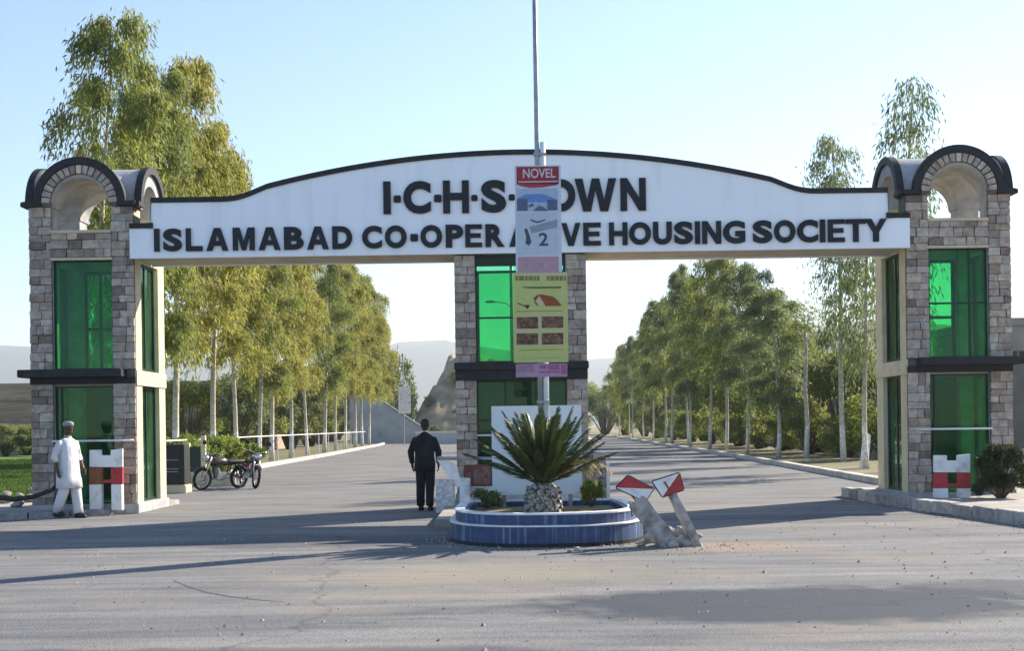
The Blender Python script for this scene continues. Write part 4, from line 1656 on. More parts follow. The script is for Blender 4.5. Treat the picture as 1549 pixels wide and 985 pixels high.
# ---- blank white notice board
t = thing('notice_board', 'blank pale white board standing in the planter behind the cycad', 'board', (.39, -4.98, .36))
a, b = at(745, 750, -4.98), at(879, 613, -4.98)
x0, x1, z0, z1 = a.x - .39, b.x - .39, a.z - .36, b.z - .36
r = .14
poly = [(x0, z1), (x1, z1), (x1, z0 + r), (x1 - r * .3, z0 + r * .3), (x1 - r, z0), (x0 + r, z0), (x0 + r * .3, z0 + r * .3), (x0, z0 + r)]
p = MB()
p.prism(poly, -.02, .02)
part('panel', p, mat('pale board', (.62, .68, .74, 1), (.72, .76, .80, 1), 1.5, .5), t, bevel=.006)
for xx in (x0 + .18, x1 - .18):
    p = MB()
    p.box(xx - .03, .022, -.1, xx + .03, .07, z1 - .15)
    part('leg', p, m_steel, t)
# red-brown box
a, b = at(702, 736, -4.55), at(745, 703, -4.55)
t = thing('junction_box', 'small red-brown box on a white stand beside the white board', 'box', ((a.x + b.x) / 2, -4.55, .14))
w, z0, z1 = (b.x - a.x) / 2, a.z - .14, b.z - .14
p = MB()
p.box(-w, -.1, z0, w, .1, z1)
bx = part('case', p, mat('red-brown paint', (.13, .045, .035, 1), (.24, .10, .08, 1), 14, .7), t, bevel=.01)
p = MB()
p.box(-w + .16, -.115, z0 + .03, w - .03, -.1, z1 - .03)
part('door', p, mat('worn red paint', (.16, .05, .045, 1), (.34, .2, .17, 1), 25, .7), bx)
p = MB()
p.box(-w - .02, -.09, z0 - .07, w + .02, .09, z0 - .002)
p.box(-w + .05, -.06, -.02, -w + .13, .06, z0 - .07)
p.box(w - .13, -.06, -.02, w - .05, .06, z0 - .07)
part('stand', p, m_paint, t)
# stone stub with a white edge at the other side of the median
t = thing('stone_stub', 'low rough stone stub with a white painted edge beside the cycad', 'stone stub', (at(902, 750, -4.2).x, -4.2, .14))
p = MB()
p.box(-.16, .02, -.02, .16, .4, .98)
part('core', p, m_mortar, t)
stones(t, -.17, .16, .0, 1.0, .02, random.Random(4), .1, .2, .12, .2)
p = MB()
p.box(.162, -.05, -.02, .215, .42, .84)
part('white_edge', p, m_paint, t)

# ================================================================== BANNER POLE
YP = -6.0
q0 = at(818, 640, YP)
t = thing('banner_pole', 'tall steel pole with a white lower post standing in the planter', 'pole', (q0.x, YP, .33))
p = MB()
p.tube([(0, 0, -.05), (0, 0, 3), (0, 0, 6.0), (-.01, 0, 8.9)], [.040, .040, .036, .032], 10)
part('pole', p, m_steel, t, smooth=True)
p = MB()
p.tube([(.085, .0, -.05), (.085, 0, 5.4)], .042, 10)
part('white_post', p, m_paint, t, smooth=True)
p = MB()
for zz in (.5, 1.6, 3.0, 4.4, 5.2):
    p.box(-.05, -.05, zz, .135, .05, zz + .035)
part('clamp', p, m_steel, t)
p = MB()
p.tube([(-.01, 0, 8.9), (-.01, 0, 8.96)], [.04, .01], 8)
part('cap', p, m_steel, t)

YB = YP - .075


def flat(parent, name, pa, pb, lay, m):
    """printed rectangle: photo corners (left, top), (right, bottom), layer index"""
    a, b = at(pa[0], pb[1], YB), at(pb[0], pa[1], YB)
    y = YB - parent.location.y - .004 - .003 * lay
    p = MB()
    ox, oz = parent.location.x, parent.location.z
    p.box(a.x - ox, y, a.z - oz, b.x - ox, y + .0025, b.z - oz)
    return part(name, p, m, parent)


def fpoly(parent, name, pts, lay, m):
    y = YB - parent.location.y - .004 - .003 * lay
    ox, oz = parent.location.x, parent.location.z
    q = [at(x, z, YB) for x, z in pts]
    p = MB()
    p.prism([(v.x - ox, v.z - oz) for v in q], y, y + .0025)
    return part(name, p, m, parent)


def pm(name, r, g, b, r2=None, sc=14):
    c = tuple(v * .72 for v in S(r, g, b)[:3]) + (1,)
    c2 = tuple(v * .72 for v in S(*r2)[:3]) + (1,) if r2 else None
    return mat(name, c, c2, sc, .55, .35, bscale=7)


def banner(label, l, tp, rgt, bt, m, tilt=0):
    c = at((l + rgt) / 2, bt, YB)
    o = thing('banner', label, 'banner', (c.x, YB, c.z), 0, 'banners on the pole')
    flat(o, 'sheet', (l, tp), (rgt, bt), -1, m)
    y = YB - o.location.y
    a, b = at(l, tp, YB), at(rgt, tp, YB)
    p = MB()
    p.tube([(a.x - c.x, .03, a.z - c.z - .02), (b.x - c.x, .03, b.z - c.z - .02)], .012, 6)
    part('batten', p, m_steel, o)
    return o


pr_ = pm
b1 = banner('white printed banner with red heading and blue mountain photograph hung on the pole', 780.5, 249.5, 848, 413, pm('banner white', 214, 226, 240, (226, 234, 244)))
flat(b1, 'heading', (781.5, 251.5), (845, 279), 0, pm('banner red', 178, 62, 74, (160, 50, 62)))
fpoly(b1, 'heading_curve', [(782, 279.4), (845, 276.5), (842, 280), (820, 283.5), (800, 284), (788, 281.5)], 0, pm('banner red2', 188, 74, 86))
flat(b1, 'heading_line', (784, 273.5), (843.5, 276), 1, pm('banner pale', 225, 214, 222))


def print_text(parent, s, l, tp, rgt, bt, lay, m, name='print'):
    cu = bpy.data.curves.new('print', 'FONT')
    cu.body = s
    cu.size = 1
    cu.offset = .02
    tmp = bpy.data.objects.new('tmp', cu)
    col.objects.link(tmp)
    bpy.context.view_layer.update()
    me = bpy.data.meshes.new_from_object(tmp.evaluated_get(bpy.context.evaluated_depsgraph_get()))
    bpy.data.objects.remove(tmp)
    co = np.empty(len(me.vertices) * 3)
    me.vertices.foreach_get('co', co)
    co = co.reshape(-1, 3)
    mn, mx = co.min(0), co.max(0)
    a, b = at(l, bt, YB), at(rgt, tp, YB)
    nw = np.empty_like(co)
    nw[:, 0] = a.x - parent.location.x + (co[:, 0] - mn[0]) / (mx[0] - mn[0]) * (b.x - a.x)
    nw[:, 2] = a.z - parent.location.z + (co[:, 1] - mn[1]) / (mx[1] - mn[1]) * (b.z - a.z)
    nw[:, 1] = YB - parent.location.y - .004 - .003 * lay
    me.vertices.foreach_set('co', nw.reshape(-1))
    me.materials.clear()
    me.materials.append(m)
    me.update()
    obj(name, me, parent)


print_text(b1, 'NOVEL', 791, 254.5, 840, 269.5, 1.3, pm('banner pale', 0, 0, 0))
flat(b1, 'picture', (782, 284.5), (843.5, 319), -.5, pm('banner sky', 176, 196, 226, (196, 208, 232)))
fpoly(b1, 'mountain', [(783, 300), (795, 294), (818, 293), (834, 298), (843, 302), (843, 306), (783, 306)], .3, pm('banner blue', 96, 150, 214, (120, 164, 216)))
flat(b1, 'picture_block', (782, 300.5), (798, 319), 1.3, pm('banner slate', 82, 98, 132, (110, 124, 156), 40))
flat(b1, 'picture_block', (828, 302), (843, 318), 1.3, pm('banner slate', 0, 0, 0))
fpoly(b1, 'picture_block', [(806, 319), (815, 311), (822, 313), (829, 319)], 1.3, pm('banner slate', 0, 0, 0))
fpoly(b1, 'picture_block', [(799, 311), (806, 307), (808, 311), (801, 314)], 1.3, pm('banner slate', 0, 0, 0))
flat(b1, 'picture', (782.5, 321), (843.5, 386), -.5, pm('banner pale blue', 200, 216, 232, (212, 224, 236)))
fpoly(b1, 'drawing', [(801, 343), (843, 332), (843, 344), (804, 353)], .3, pm('banner steel', 146, 166, 178, (160, 178, 190)))
fpoly(b1, 'drawing', [(793, 347), (797, 345), (801, 356), (804, 366), (800, 372), (795, 368), (796, 358)], .6, pm('banner dark', 74, 92, 108))
fpoly(b1, 'drawing', [(802, 331), (812, 335), (826, 331.5), (824, 334), (812, 337.5), (803, 334)], .6, pm('banner dark', 0, 0, 0))
print_text(b1, '2', 815, 352, 829, 372, .9, pm('banner dark', 0, 0, 0))
flat(b1, 'picture', (783.5, 388), (845, 412), -.5, pm('banner pink', 206, 168, 178, (196, 156, 168)))
for k, (xa, xb) in enumerate(((796, 804), (806, 812), (813, 820), (822, 828))):
    flat(b1, 'print', (xa, 401 - (k % 2)), (xb, 407), .3, pm('banner rose', 150, 96, 116, (226, 212, 220), 60))
b2 = banner('yellow-green banner with a brown-roofed house and four brown pictures hung on the pole', 777.5, 411.5, 858, 549, pm('banner yellow', 206, 214, 128, (216, 220, 146)))
flat(b2, 'margin', (778.5, 412.5), (857, 417), -.4, pm('banner cream', 226, 212, 170))
x = 780
rg = random.Random(8)
while x < 855:
    w = rg.uniform(2.5, 8)
    if not (814 < x < 818):
        flat(b2, 'print', (x, 417.5), (min(x + w, 856), 424.5), .3, pm('banner olive', 120, 108, 66, (170, 158, 104), 60))
    x += w + 1.6
fpoly(b2, 'print', [(791, 434), (849, 433.4), (849, 436), (808, 436.6), (791, 435.5)], .3, pm('banner moss', 104, 120, 56))
fpoly(b2, 'house_roof', [(806.5, 452), (812, 446.5), (820, 445.5), (838, 449), (849.5, 461.5), (848, 463), (825, 463), (821, 455), (815.5, 447.5), (810, 455)], .6, pm('banner roof', 150, 84, 40, (170, 98, 50)))
fpoly(b2, 'house_wall', [(811, 455), (815, 449), (821, 456), (824.5, 463), (813, 463)], .4, pm('banner cream', 0, 0, 0))
fpoly(b2, 'house_roof', [(807, 452), (812, 459), (815, 462.5), (811, 461)], .8, pm('banner bark', 70, 60, 30))
fpoly(b2, 'house_roof', [(782, 457.5), (792, 461.5), (802, 461.5), (798, 467.5), (793, 463), (784, 460)], .4, pm('banner bark', 0, 0, 0))
flat(b2, 'print', (781, 469.5), (851, 472), .3, pm('banner sand', 186, 164, 96))
for (l, tp) in ((781.5, 479.5), (819.5, 478.5), (781.5, 504), (819.5, 503.5)):
    flat(b2, 'picture_margin', (l - 2, tp - 2), (l + 34.5, tp + 20), .0, pm('banner cream', 0, 0, 0))
    flat(b2, 'picture', (l, tp), (l + 32.5, tp + 18), .6, pm('banner picture', 66, 40, 30, (158, 122, 96), 18))
flat(b2, 'print', (786, 528), (852, 530.5), .3, pm('banner lime', 176, 186, 96))
flat(b2, 'print', (783, 541), (855, 542.5), .3, pm('banner lime', 0, 0, 0))
b3 = banner('small pink banner end hanging below the yellow-green one', 780.5, 549.8, 858, 571, pm('banner mauve', 190, 150, 178, (204, 168, 192)))
flat(b3, 'print', (781, 550.2), (808, 563), .3, pm('banner grey pink', 168, 134, 154, (180, 146, 166)))
for xa, xb, ya, yb in ((816, 826, 552, 558), (829, 846, 551, 560), (849, 857, 551, 566), (815, 848, 561.5, 564.5)):
    flat(b3, 'print', (xa, ya), (xb, yb), .3, pm('banner magenta', 170, 78, 136, (196, 130, 170), 50))

# ================================================================== RED AND WHITE BARRIERS AND RUBBLE
m_oldconc = mat('old concrete', (0.20, 0.17, 0.15, 1), (0.46, 0.42, 0.38, 1), 7, .95, .9, bscale=16)
YG = -7.75


def tri_panel(label, pts, tri_red, y):
    q = [at(px, py, y) for px, py in pts]
    c = sum(q, Vector()) / 4
    o = thing('warning_panel', label, 'warning panel', c, 0, 'red and white warning panels')
    loc = [(v.x - c.x, v.z - c.z) for v in q]
    p = MB()
    p.prism([loc[i] for i in tri_red], -.02, .02)
    part('red_half', p, m_red, o)
    p = MB()
    others = [tri_red[2], [i for i in range(4) if i not in tri_red][0], tri_red[0]]
    p.prism([loc[i] for i in others], -.02, .02)
    part('white_half', p, m_paint, o)
    p = MB()
    for i in range(4):
        a, b = loc[i], loc[(i + 1) % 4]
        p.tube([(a[0], 0, a[1]), (b[0], 0, b[1])], .016, 5)
    part('edge', p, m_black, o)
    return o


tri_panel('red and white warning panel on the thick leaning concrete post', [(932, 738), (950, 720), (988, 740), (976, 759)], (0, 1, 2), YG - .05)
tri_panel('red and white warning panel on the thin leaning concrete post', [(987, 729), (1027, 716), (1034, 741), (1002, 752)], (1, 2, 3), YG - .1)
for k, (a, b, r0, r1, lb) in enumerate((((962, 758), (1016, 824), .14, .15, 'thick broken concrete post leaning against the planter'),
                                        ((1014, 747), (1056, 829), .065, .08, 'thin concrete post leaning beside the thick broken one'))):
    A, B = at(a[0], a[1], YG + .05), gnd(b[0], b[1])
    A.y = YG + .02 - k * .12
    B = Vector((at(b[0], b[1], YG - .15).x, YG - .15, -.02))
    o = thing('concrete_post', lb, 'concrete post', B, 0, 'leaning posts by the planter')
    d = A - B
    side = Vector((d.z, 0, -d.x)).normalized()
    p = MB()
    p.obox(d / 2, d, side, d.cross(side), d.length / 2, r0 * .85, .09 if k == 0 else .055)
    me = p.mesh('shaft', m_oldconc)
    bm = bmesh.new()
    bm.from_mesh(me)
    bmesh.ops.subdivide_edges(bm, edges=list(bm.edges), cuts=5, use_grid_fill=True)
    for v in bm.verts:
        v.co += Vector((mnoise.noise(v.co * 7), mnoise.noise(v.co * 7 + Vector((5, 0, 0))), mnoise.noise(v.co * 7 + Vector((0, 7, 0))))) * .03
    bm.to_mesh(me)
    bm.free()
    obj('shaft', me, o)
    p = MB()
    u = d.normalized()
    p.tube([d * .97, d + u * .16 + Vector((-.03, -.05, .02))], .012, 6)
    if k == 0:
        p.tube([d * .9 + side * .05, d + u * .05 + side * .18], .012, 6)
        p.tube([d * .92, d + Vector((-.10, -.03, .0)), d + Vector((-.06, -.05, -.2))], .010, 6)
    part('iron_rod', p, m_brown, o)

RUB = []
for s in range(5):
    bm = bmesh.new()
    bmesh.ops.create_icosphere(bm, subdivisions=2, radius=.5)
    for v in bm.verts:
        v.co *= 1 + .42 * mnoise.noise(v.co * 2.2 + Vector((s * 7, 0, 0)))
        v.co.z *= .72
    me = bpy.data.meshes.new('rubble')
    bm.to_mesh(me)
    bm.free()
    me.materials.append(m_oldconc)
    RUB.append(me)
rg = random.Random(18)


def stone_at(px, py, sz, label, group, z=0.0, name='loose_stone', m=None):
    g = gnd(px, py, z)
    o = obj(name, RUB[rg.randrange(5)])
    o.location = (g.x, g.y, z + sz * .26)
    o.scale = (sz * rg.uniform(.9, 1.3), sz * rg.uniform(.8, 1.1), sz)
    o.rotation_euler = (rg.uniform(-.2, .2), rg.uniform(-.2, .2), rg.uniform(0, 6))
    tag(o, label, 'stone', group)


for i, (px, py, sz) in enumerate(((1000, 826, .2), (1018, 829, .16), (1034, 827, .24), (1044, 824, .2), (985, 822, .22), (972, 827, .12), (1050, 818, .2), (1030, 815, .28), (1008, 812, .25))):
    stone_at(px, py, sz, 'lump of concrete rubble under the ' + ('thick leaning post foot', 'gap between the two leaning posts', 'thin leaning post foot', 'thin leaning post outer side', 'thick leaning post beside the planter', 'planter edge, smallest of the heap', 'thin leaning post back side', 'leaning posts, biggest of the heap', 'thick leaning post back side')[i], 'rubble under the leaning posts')
for i, (px, py, sz) in enumerate(((862, 836, .07), (873, 834, .09), (879, 836, .05))):
    stone_at(px, py, sz, ('middling', 'largest', 'tiniest')[i] + ' pebble on the road before the planter', 'pebbles before the planter')
for px, py, sz in ((8, 762, .25), (26, 768, .22), (46, 760, .3), (62, 768, .26), (78, 757, .34), (84, 770, .24), (30, 755, .22), (68, 750, .36), (95, 771, .24), (118, 772, .2), (52, 748, .3), (10, 752, .2), (96, 756, .3)):
    stone_at(px, py, sz, 'rough stone on the pavement behind the person in white', 'stones on the pavement', .1)
# dark fallen branch bowed over the stones
p = MB()
bp = [at(x, y, -.75) for x, y in ((-10, 752), (20, 756), (50, 752), (78, 742), (92, 728), (97, 712), (96, 696))]
c0 = bp[0].copy()
c0.z = 0.1
p.tube([q - c0 for q in bp], [.05, .05, .045, .04, .03, .025, .015], 8)
o = tag(part('fallen_branch', p, mat('dark bark', (.03, .027, .024, 1), (.07, .06, .05, 1), 12, .95, .6), smooth=True), 'dark bowed branch lying over the stones on the pavement', 'branch')
o.location = c0

# ================================================================== RED/WHITE BARRIER STANDS AT THE TOWERS
def barrier_stand(label, px0, px1, pt, pm_, pl_, pb, y, z0, legmats):
    """low stand: notched white board over two coloured legs with white feet"""
    c = at((px0 + px1) / 2, pb, y)
    o = thing('barrier_stand', label, 'barrier stand', (c.x, y, z0), 0, 'barrier stands at the towers')
    f = lambda px, py: (at(px, py, y).x - c.x, at(px, py, y).z - z0)
    w = px1 - px0
    n0, n1 = px0 + w * .36, px0 + w * .64
    nd = pt + (pm_ - pt) * .36
    poly = [f(px0, pm_), f(px1, pm_), f(px1, pt), f(n1, pt + 2), f(n1, nd), f(n0, nd), f(n0, pt + 2), f(px0, pt + 2)]
    p = MB()
    p.prism(poly, -.03, .03)
    part('board', p, m_paint, o, bevel=.006)
    for k, (xa, xb) in enumerate(((px0, px0 + w * .38), (px1 - w * .34, px1))):
        a, b = f(xa, pl_), f(xb, pm_ + .5)
        p = MB()
        p.box(a[0], -.045, a[1], b[0], .045, b[1] - .003)
        lg = part('leg', p, legmats[k], o, bevel=.006)
        p = MB()
        p.box(a[0] + .01, -.07, 0, b[0] - .01, .07, a[1] - .003)
        part('foot', p, m_paint, lg, bevel=.006)
    a, b = f(px0 + w * .38, pl_ - 2), f(px1 - w * .34, pl_ - 7)
    p = MB()
    p.box(a[0], -.02, a[1], b[0], .02, b[1])
    part('cross_bar', p, legmats[1], o)
    return o


barrier_stand('notched white barrier stand with brown and red legs by the person in white', 136, 186, 679, 707, 733, 757, -.32, .1, (m_brown, m_red))
barrier_stand('notched white barrier stand with two red legs by the dark shrub', 1412, 1467, 687, 715, 739, 752, -1.2, .17, (m_red, m_red))

# boom barrier beside the pillar
c = at(674, 768, -.9)
t = thing('boom_barrier', 'white boom barrier cabinet between the person in black and the planter', 'barrier', (-1.28, -.9, .14))
t.location = (c.x, -.9, 0.004)
p = MB()
p.box(-.17, -.16, 0, .17, .16, .62)
part('cabinet', p, mat('lattice white', (.35, .34, .33, 1), (.7, .69, .67, 1), 16, .7), t, bevel=.015)
p = MB()
p.prism([(-.16, 1.0), (-.1, 1.06), (.22, .88), (.3, .52), (.22, .45)], -.05, .05)
part('counterweight', p, m_paint, t, bevel=.01)
p = MB()
p.tube([(-.14, -.08, 1.02), (.9, -.08, 1.0)], .03, 8)
part('boom', p, m_steel, t)

# ---- things beside the left carriageway
c = at(262, 740, 7.5)
t = thing('black_cabinet', 'black metal cabinet on a cream plinth behind the gate tower', 'cabinet', (c.x, 7.5, .0))
s_ = (7.5 - CAM_Y) / F_PX
p = MB()
p.box(-18 * s_, 0, .22, 17 * s_, .5, 1.25)
cb = part('body', p, m_black, t, bevel=.02)
p = MB()
for zz in (.55, .62, .85):
    p.box(-10 * s_, -.012, zz, 8 * s_, 0, zz + .015)
part('louvre', p, m_steel, cb)
p = MB()
p.box(-22 * s_, -.06, 0, 20 * s_, .56, .22)
part('plinth', p, m_cream, t, bevel=.02)
c = at(306, 738, 11.2)
t = thing('cream_wall', 'low cream wall with square posts behind the parked motorcycles', 'wall', (c.x, 11.2, 0))
for xx in (-.40, .05):
    p = MB()
    p.box(xx - .065, -.07, 0, xx + .065, .07, 1.25 if xx < 0 else 1.45)
    part('post', p, m_cream, t, bevel=.01)
p = MB()
p.box(-.33, -.04, 0, .95, .05, .42)
part('low_wall', p, m_cream, t, bevel=.01)
p = MB()
p.box(-.33, -.01, .424, -.02, .02, 1.15)
part('panel', p, m_frame, t)

# ---- motorcycles
m_chrome = mat('chrome', (.55, .55, .56, 1), None, 5, .2, metal=1.0)
m_bike = mat('bike paint', (.012, .012, .014, 1), (.05, .015, .015, 1), 3, .25, spec=.6)
m_seat = mat('bike seat', (.015, .014, .014, 1), None, 5, .6)


def motorcycle():
    t = thing('motorcycle', '', 'motorcycle', (0, 0, 0))
    tyre = MB()
    tyre.torus((0, 0, 0), (0, 1, 0), .265, .042, 28, 8)
    tm = tyre.mesh('tyre', m_tyre, True)
    rim = MB()
    rim.torus((0, 0, 0), (0, 1, 0), .225, .016, 28, 6)
    for k in range(14):
        a = 2 * PI * k / 14
        rim.tube([(.03 * math.cos(a + .5), .03 * (-1) ** k, .03 * math.sin(a + .5)), (.22 * math.cos(a), 0, .22 * math.sin(a))], .004, 4)
    rim.tube([(0, -.07, 0), (0, .07, 0)], .045, 10)
    rm = rim.mesh('rim', m_chrome, True)
    for x in (.62, -.62):
        w = obj('wheel', rm, t, (x, 0, .307))
        obj('tyre', tm, w)
    p = MB()
    p.tube([(.42, 0, .86), (.30, 0, .60), (.22, 0, .33), (-.15, 0, .30), (-.22, 0, .62)], .022, 8)
    p.tube([(.40, 0, .80), (-.25, 0, .66), (-.75, 0, .72)], .02, 8)
    for s in (-.08, .08):
        p.tube([(-.2, s, .42), (-.62, s, .307)], .018, 6)
        p.tube([(-.62, s, .33), (-.5, s, .70)], .022, 6)
    part('frame', p, m_bike, t, smooth=True)
    p = MB()
    for s in (-.075, .075):
        p.tube([(.62, s, .307), (.43, s, .90)], .02, 8)
    part('fork', p, m_chrome, t, smooth=True)
    p = MB()
    p.loft([(.12, 0, .66, .26, .10), (.12, 0, .74, .29, .135), (.13, 0, .82, .26, .12), (.14, 0, .87, .15, .06)], 16, 2.6)
    part('fuel_tank', p, m_bike, t, smooth=True)
    p = MB()
    p.loft([(-.42, 0, .70, .36, .10), (-.42, 0, .76, .38, .125), (-.43, 0, .80, .34, .10)], 16, 3)
    part('seat', p, m_seat, t, smooth=True)
    p = MB()
    p.box(-.12, -.11, .28, .2, .11, .46)
    p.tube([(.12, 0, .44), (.2, 0, .62)], .085, 10)
    for k in range(5):
        a = .46 + .03 * k
        p.loft([(.13 + .012 * k, 0, a, .10, .10), (.13 + .012 * k, 0, a + .01, .10, .10)], 12)
    part('engine', p, m_steel, t, bevel=.008)
    p = MB()
    p.tube([(.22, -.10, .5), (.3, -.13, .3), (-.1, -.14, .24), (-.8, -.15, .33)], [.02, .02, .035, .04], 8)
    part('exhaust', p, m_chrome, t, smooth=True)
    p = MB()
    p.tube([(.30, -.36, 1.0), (.38, -.2, 1.02), (.40, 0, .95), (.38, .2, 1.02), (.30, .36, 1.0)], .014, 8)
    hb = part('handlebar', p, m_chrome, t, smooth=True)
    for s in (-1, 1):
        p = MB()
        p.tube([(.36, s * .22, 1.02), (.40, s * .30, 1.20)], .008, 5)
        p.loft([(.40, s * .30, 1.19, .018, .06), (.40, s * .30, 1.24, .022, .075), (.40, s * .30, 1.30, .018, .055)], 10)
        part('mirror', p, m_seat, hb)
    p = MB()
    p.tube([(.46, 0, .88), (.56, 0, .86), (.60, 0, .86)], [.06, .095, .085], 14)
    part('headlight', p, m_chrome, t, smooth=True)
    for x, a0, a1, nm in ((.62, .55, 2.5, 'front_mudguard'), (-.62, .7, 3.0, 'rear_mudguard')):
        p = MB()
        vs = []
        for k in range(11):
            a = a0 + (a1 - a0) * k / 10
            for s in (-.06, 0, .06):
                r_ = .325 + (.02 if s == 0 else 0)
                vs.append((x + r_ * math.cos(a), s, .307 + r_ * math.sin(a)))
        p.add(vs, [(k * 3 + j, k * 3 + j + 1, k * 3 + j + 4, k * 3 + j + 3) for k in range(10) for j in range(2)])
        part(nm, p, m_bike if x > 0 else m_chrome, t, smooth=True)
    p = MB()
    p.box(-.90, -.06, .60, -.84, .06, .68)
    part('tail_light', p, m_red, t, bevel=.01)
    p = MB()
    p.tube([(.0, .12, .26), (-.02, .28, .0)], .012, 6)
    part('side_stand', p, m_steel, t)
    return t


mo = motorcycle()
mo['label'] = 'black motorcycle with chrome parts parked by the railing end'
mo['group'] = 'parked motorcycles'
g = gnd(376, 739)
mo.location = (g.x, g.y, .006)
mo.rotation_euler = (-.14, 0, R(-62))
m2 = copy_tree(mo)
m2['label'] = 'dark motorcycle parked in front of the low cream wall'
g = gnd(333, 741)
m2.location = (g.x, g.y, .006)
m2.rotation_euler = (-.14, 0, R(-128))

# white marker slab beside the right-hand trees
g = gnd(1307, 711)
t = thing('marker_slab', 'leaning white marker slab at the foot of the thin trees', 'marker', (g.x, g.y, 0))
t.rotation_euler = (0, R(4), 0)
p = MB()
p.prism([(-.15, 0), (.12, 0), (.15, 1.15), (-.02, 1.25), (-.1, .9)], -.05, .05)
part('slab', p, m_paint, t, bevel=.015)

# loose gravel gathered along kerbs and around the planter
rn = np.random.RandomState(31)
gp = []
for k in range(900):
    th = rn.uniform(0, 2 * PI)
    o_ = 1 + abs(rn.normal(0, .12))
    gp.append((PX + 1.42 * o_ * math.cos(th) ** 1, PY + (1.52 if math.sin(th) < 0 else 1.8) * o_ * math.sin(th)))
for k in range(350):
    gp.append((2.1 + rn.normal(0, .6), -7.9 + rn.normal(0, .5)))
for k in range(900):
    y = rn.uniform(-12, 1)
    gp.append((float(np.interp(y, [-14, -9, -5.4, -2.6, -.35, 2.4], [9.98, 8.48, 7.7, 7.33, 7.03, 7.1])) - .14 - abs(rn.normal(0, .18)), y))
for k in range(600):
    x = rn.uniform(-14, -7.6)
    gp.append((x, float(np.interp(x, [-16, -10.6, -9, -7.7], [-1.9, -1.42, -1.02, -.42])) - .14 - abs(rn.normal(0, .16))))
for k in range(1500):
    gp.append((rn.uniform(-9, 8), rn.uniform(-15.5, -2)))
mb = MB()
for x, y in gp:
    r_ = min(.03, abs(rn.normal(0, .009)) + .004)
    a = rn.uniform(0, 6)
    vs = [(x + r_ * math.cos(a + k * 2.1) * rn.uniform(.8, 1.2), y + r_ * math.sin(a + k * 2.1), .003) for k in range(3)] + [(x + rn.normal(0, .2) * r_, y, .003 + r_ * rn.uniform(.7, 1.2))]
    mb.add(vs, [(0, 1, 3), (1, 2, 3), (2, 0, 3), (0, 2, 1)])
o = part('gravel', mb, mat('gravel', (.22, .2, .18, 1), (.40, .37, .33, 1), 30, .95), kind='stuff')
o['label'] = 'loose gravel scattered on the road by the kerbs and planter'
# curved tyre mark on the left
mb = MB()
tp = [gnd(x, y, .0065) for x, y in ((262, 878), (285, 888), (315, 897), (350, 903), (390, 908), (430, 911))]
for a, b, wa, wb in zip(tp[:-1], tp[1:], (.01, .03, .035, .03, .02), (.03, .035, .03, .02, .006)):
    mb.add([(a.x, a.y - wa, a.z), (b.x, b.y - wb, b.z), (b.x, b.y + wb, b.z), (a.x, a.y + wa, a.z)], [(0, 1, 2, 3)])
part('tyre_mark', mb, mat('tyre mark', (.07, .07, .072, 1), (.12, .118, .115, 1), 20, .9), kind='structure')

# ================================================================== PEOPLE
def skin_mesh(name, J, E, Rd, root, m, subs=2):
    me = bpy.data.meshes.new(name)
    keys = list(J)
    idx = {k: i for i, k in enumerate(keys)}
    me.from_pydata([J[k] for k in keys], [(idx[a], idx[b]) for a, b in E], [])
    o = bpy.data.objects.new('tmp', me)
    col.objects.link(o)
    o.modifiers.new('skin', 'SKIN').use_smooth_shade = True
    for k in keys:
        sv = me.skin_vertices[0].data[idx[k]]
        r_ = Rd[k]
        sv.radius = r_ if isinstance(r_, tuple) else (r_, r_)
        sv.use_root = (k == root)
    sb = o.modifiers.new('sub', 'SUBSURF')
    sb.levels = subs
    sb.render_levels = subs
    bpy.context.view_layer.update()
    res = bpy.data.meshes.new_from_object(o.evaluated_get(bpy.context.evaluated_depsgraph_get()))
    bpy.data.objects.remove(o)
    res.materials.clear()
    res.materials.append(m)
    return res


def head_mb(c, yaw, sc=1.0):
    """head with brow, nose, chin and ears; chin at c, faces -y before the turn"""
    mb = MB()
    R_ = [(0, .0, -.004, .020, .026), (0, -.004, .012, .050, .056), (0, .0, .045, .064, .078), (0, .006, .085, .067, .088), (0, .01, .12, .072, .094), (0, .012, .155, .073, .096),
          (0, .014, .19, .063, .084), (0, .016, .215, .040, .055), (0, .016, .226, .012, .016)]
    mb.loft(R_, 18)
    nz = [(0, -.072, .118), (-.010, -.078, .085), (.010, -.078, .085), (0, -.108, .082), (0, -.08, .072)]
    mb.add(nz, [(0, 1, 3), (0, 3, 2), (1, 4, 3), (3, 4, 2)])
    for s in (-1, 1):
        mb.ell((s * .073, .012, .105), .011, .024, .034, 8, 6)
    mb.ell((0, -.070, .047), .024, .012, .008, 8, 5)
    rot = Matrix.Rotation(yaw, 3, 'Z')
    mb.v = [tuple(Vector(c) + rot @ (Vector(v) * sc)) for v in mb.v]
    return mb


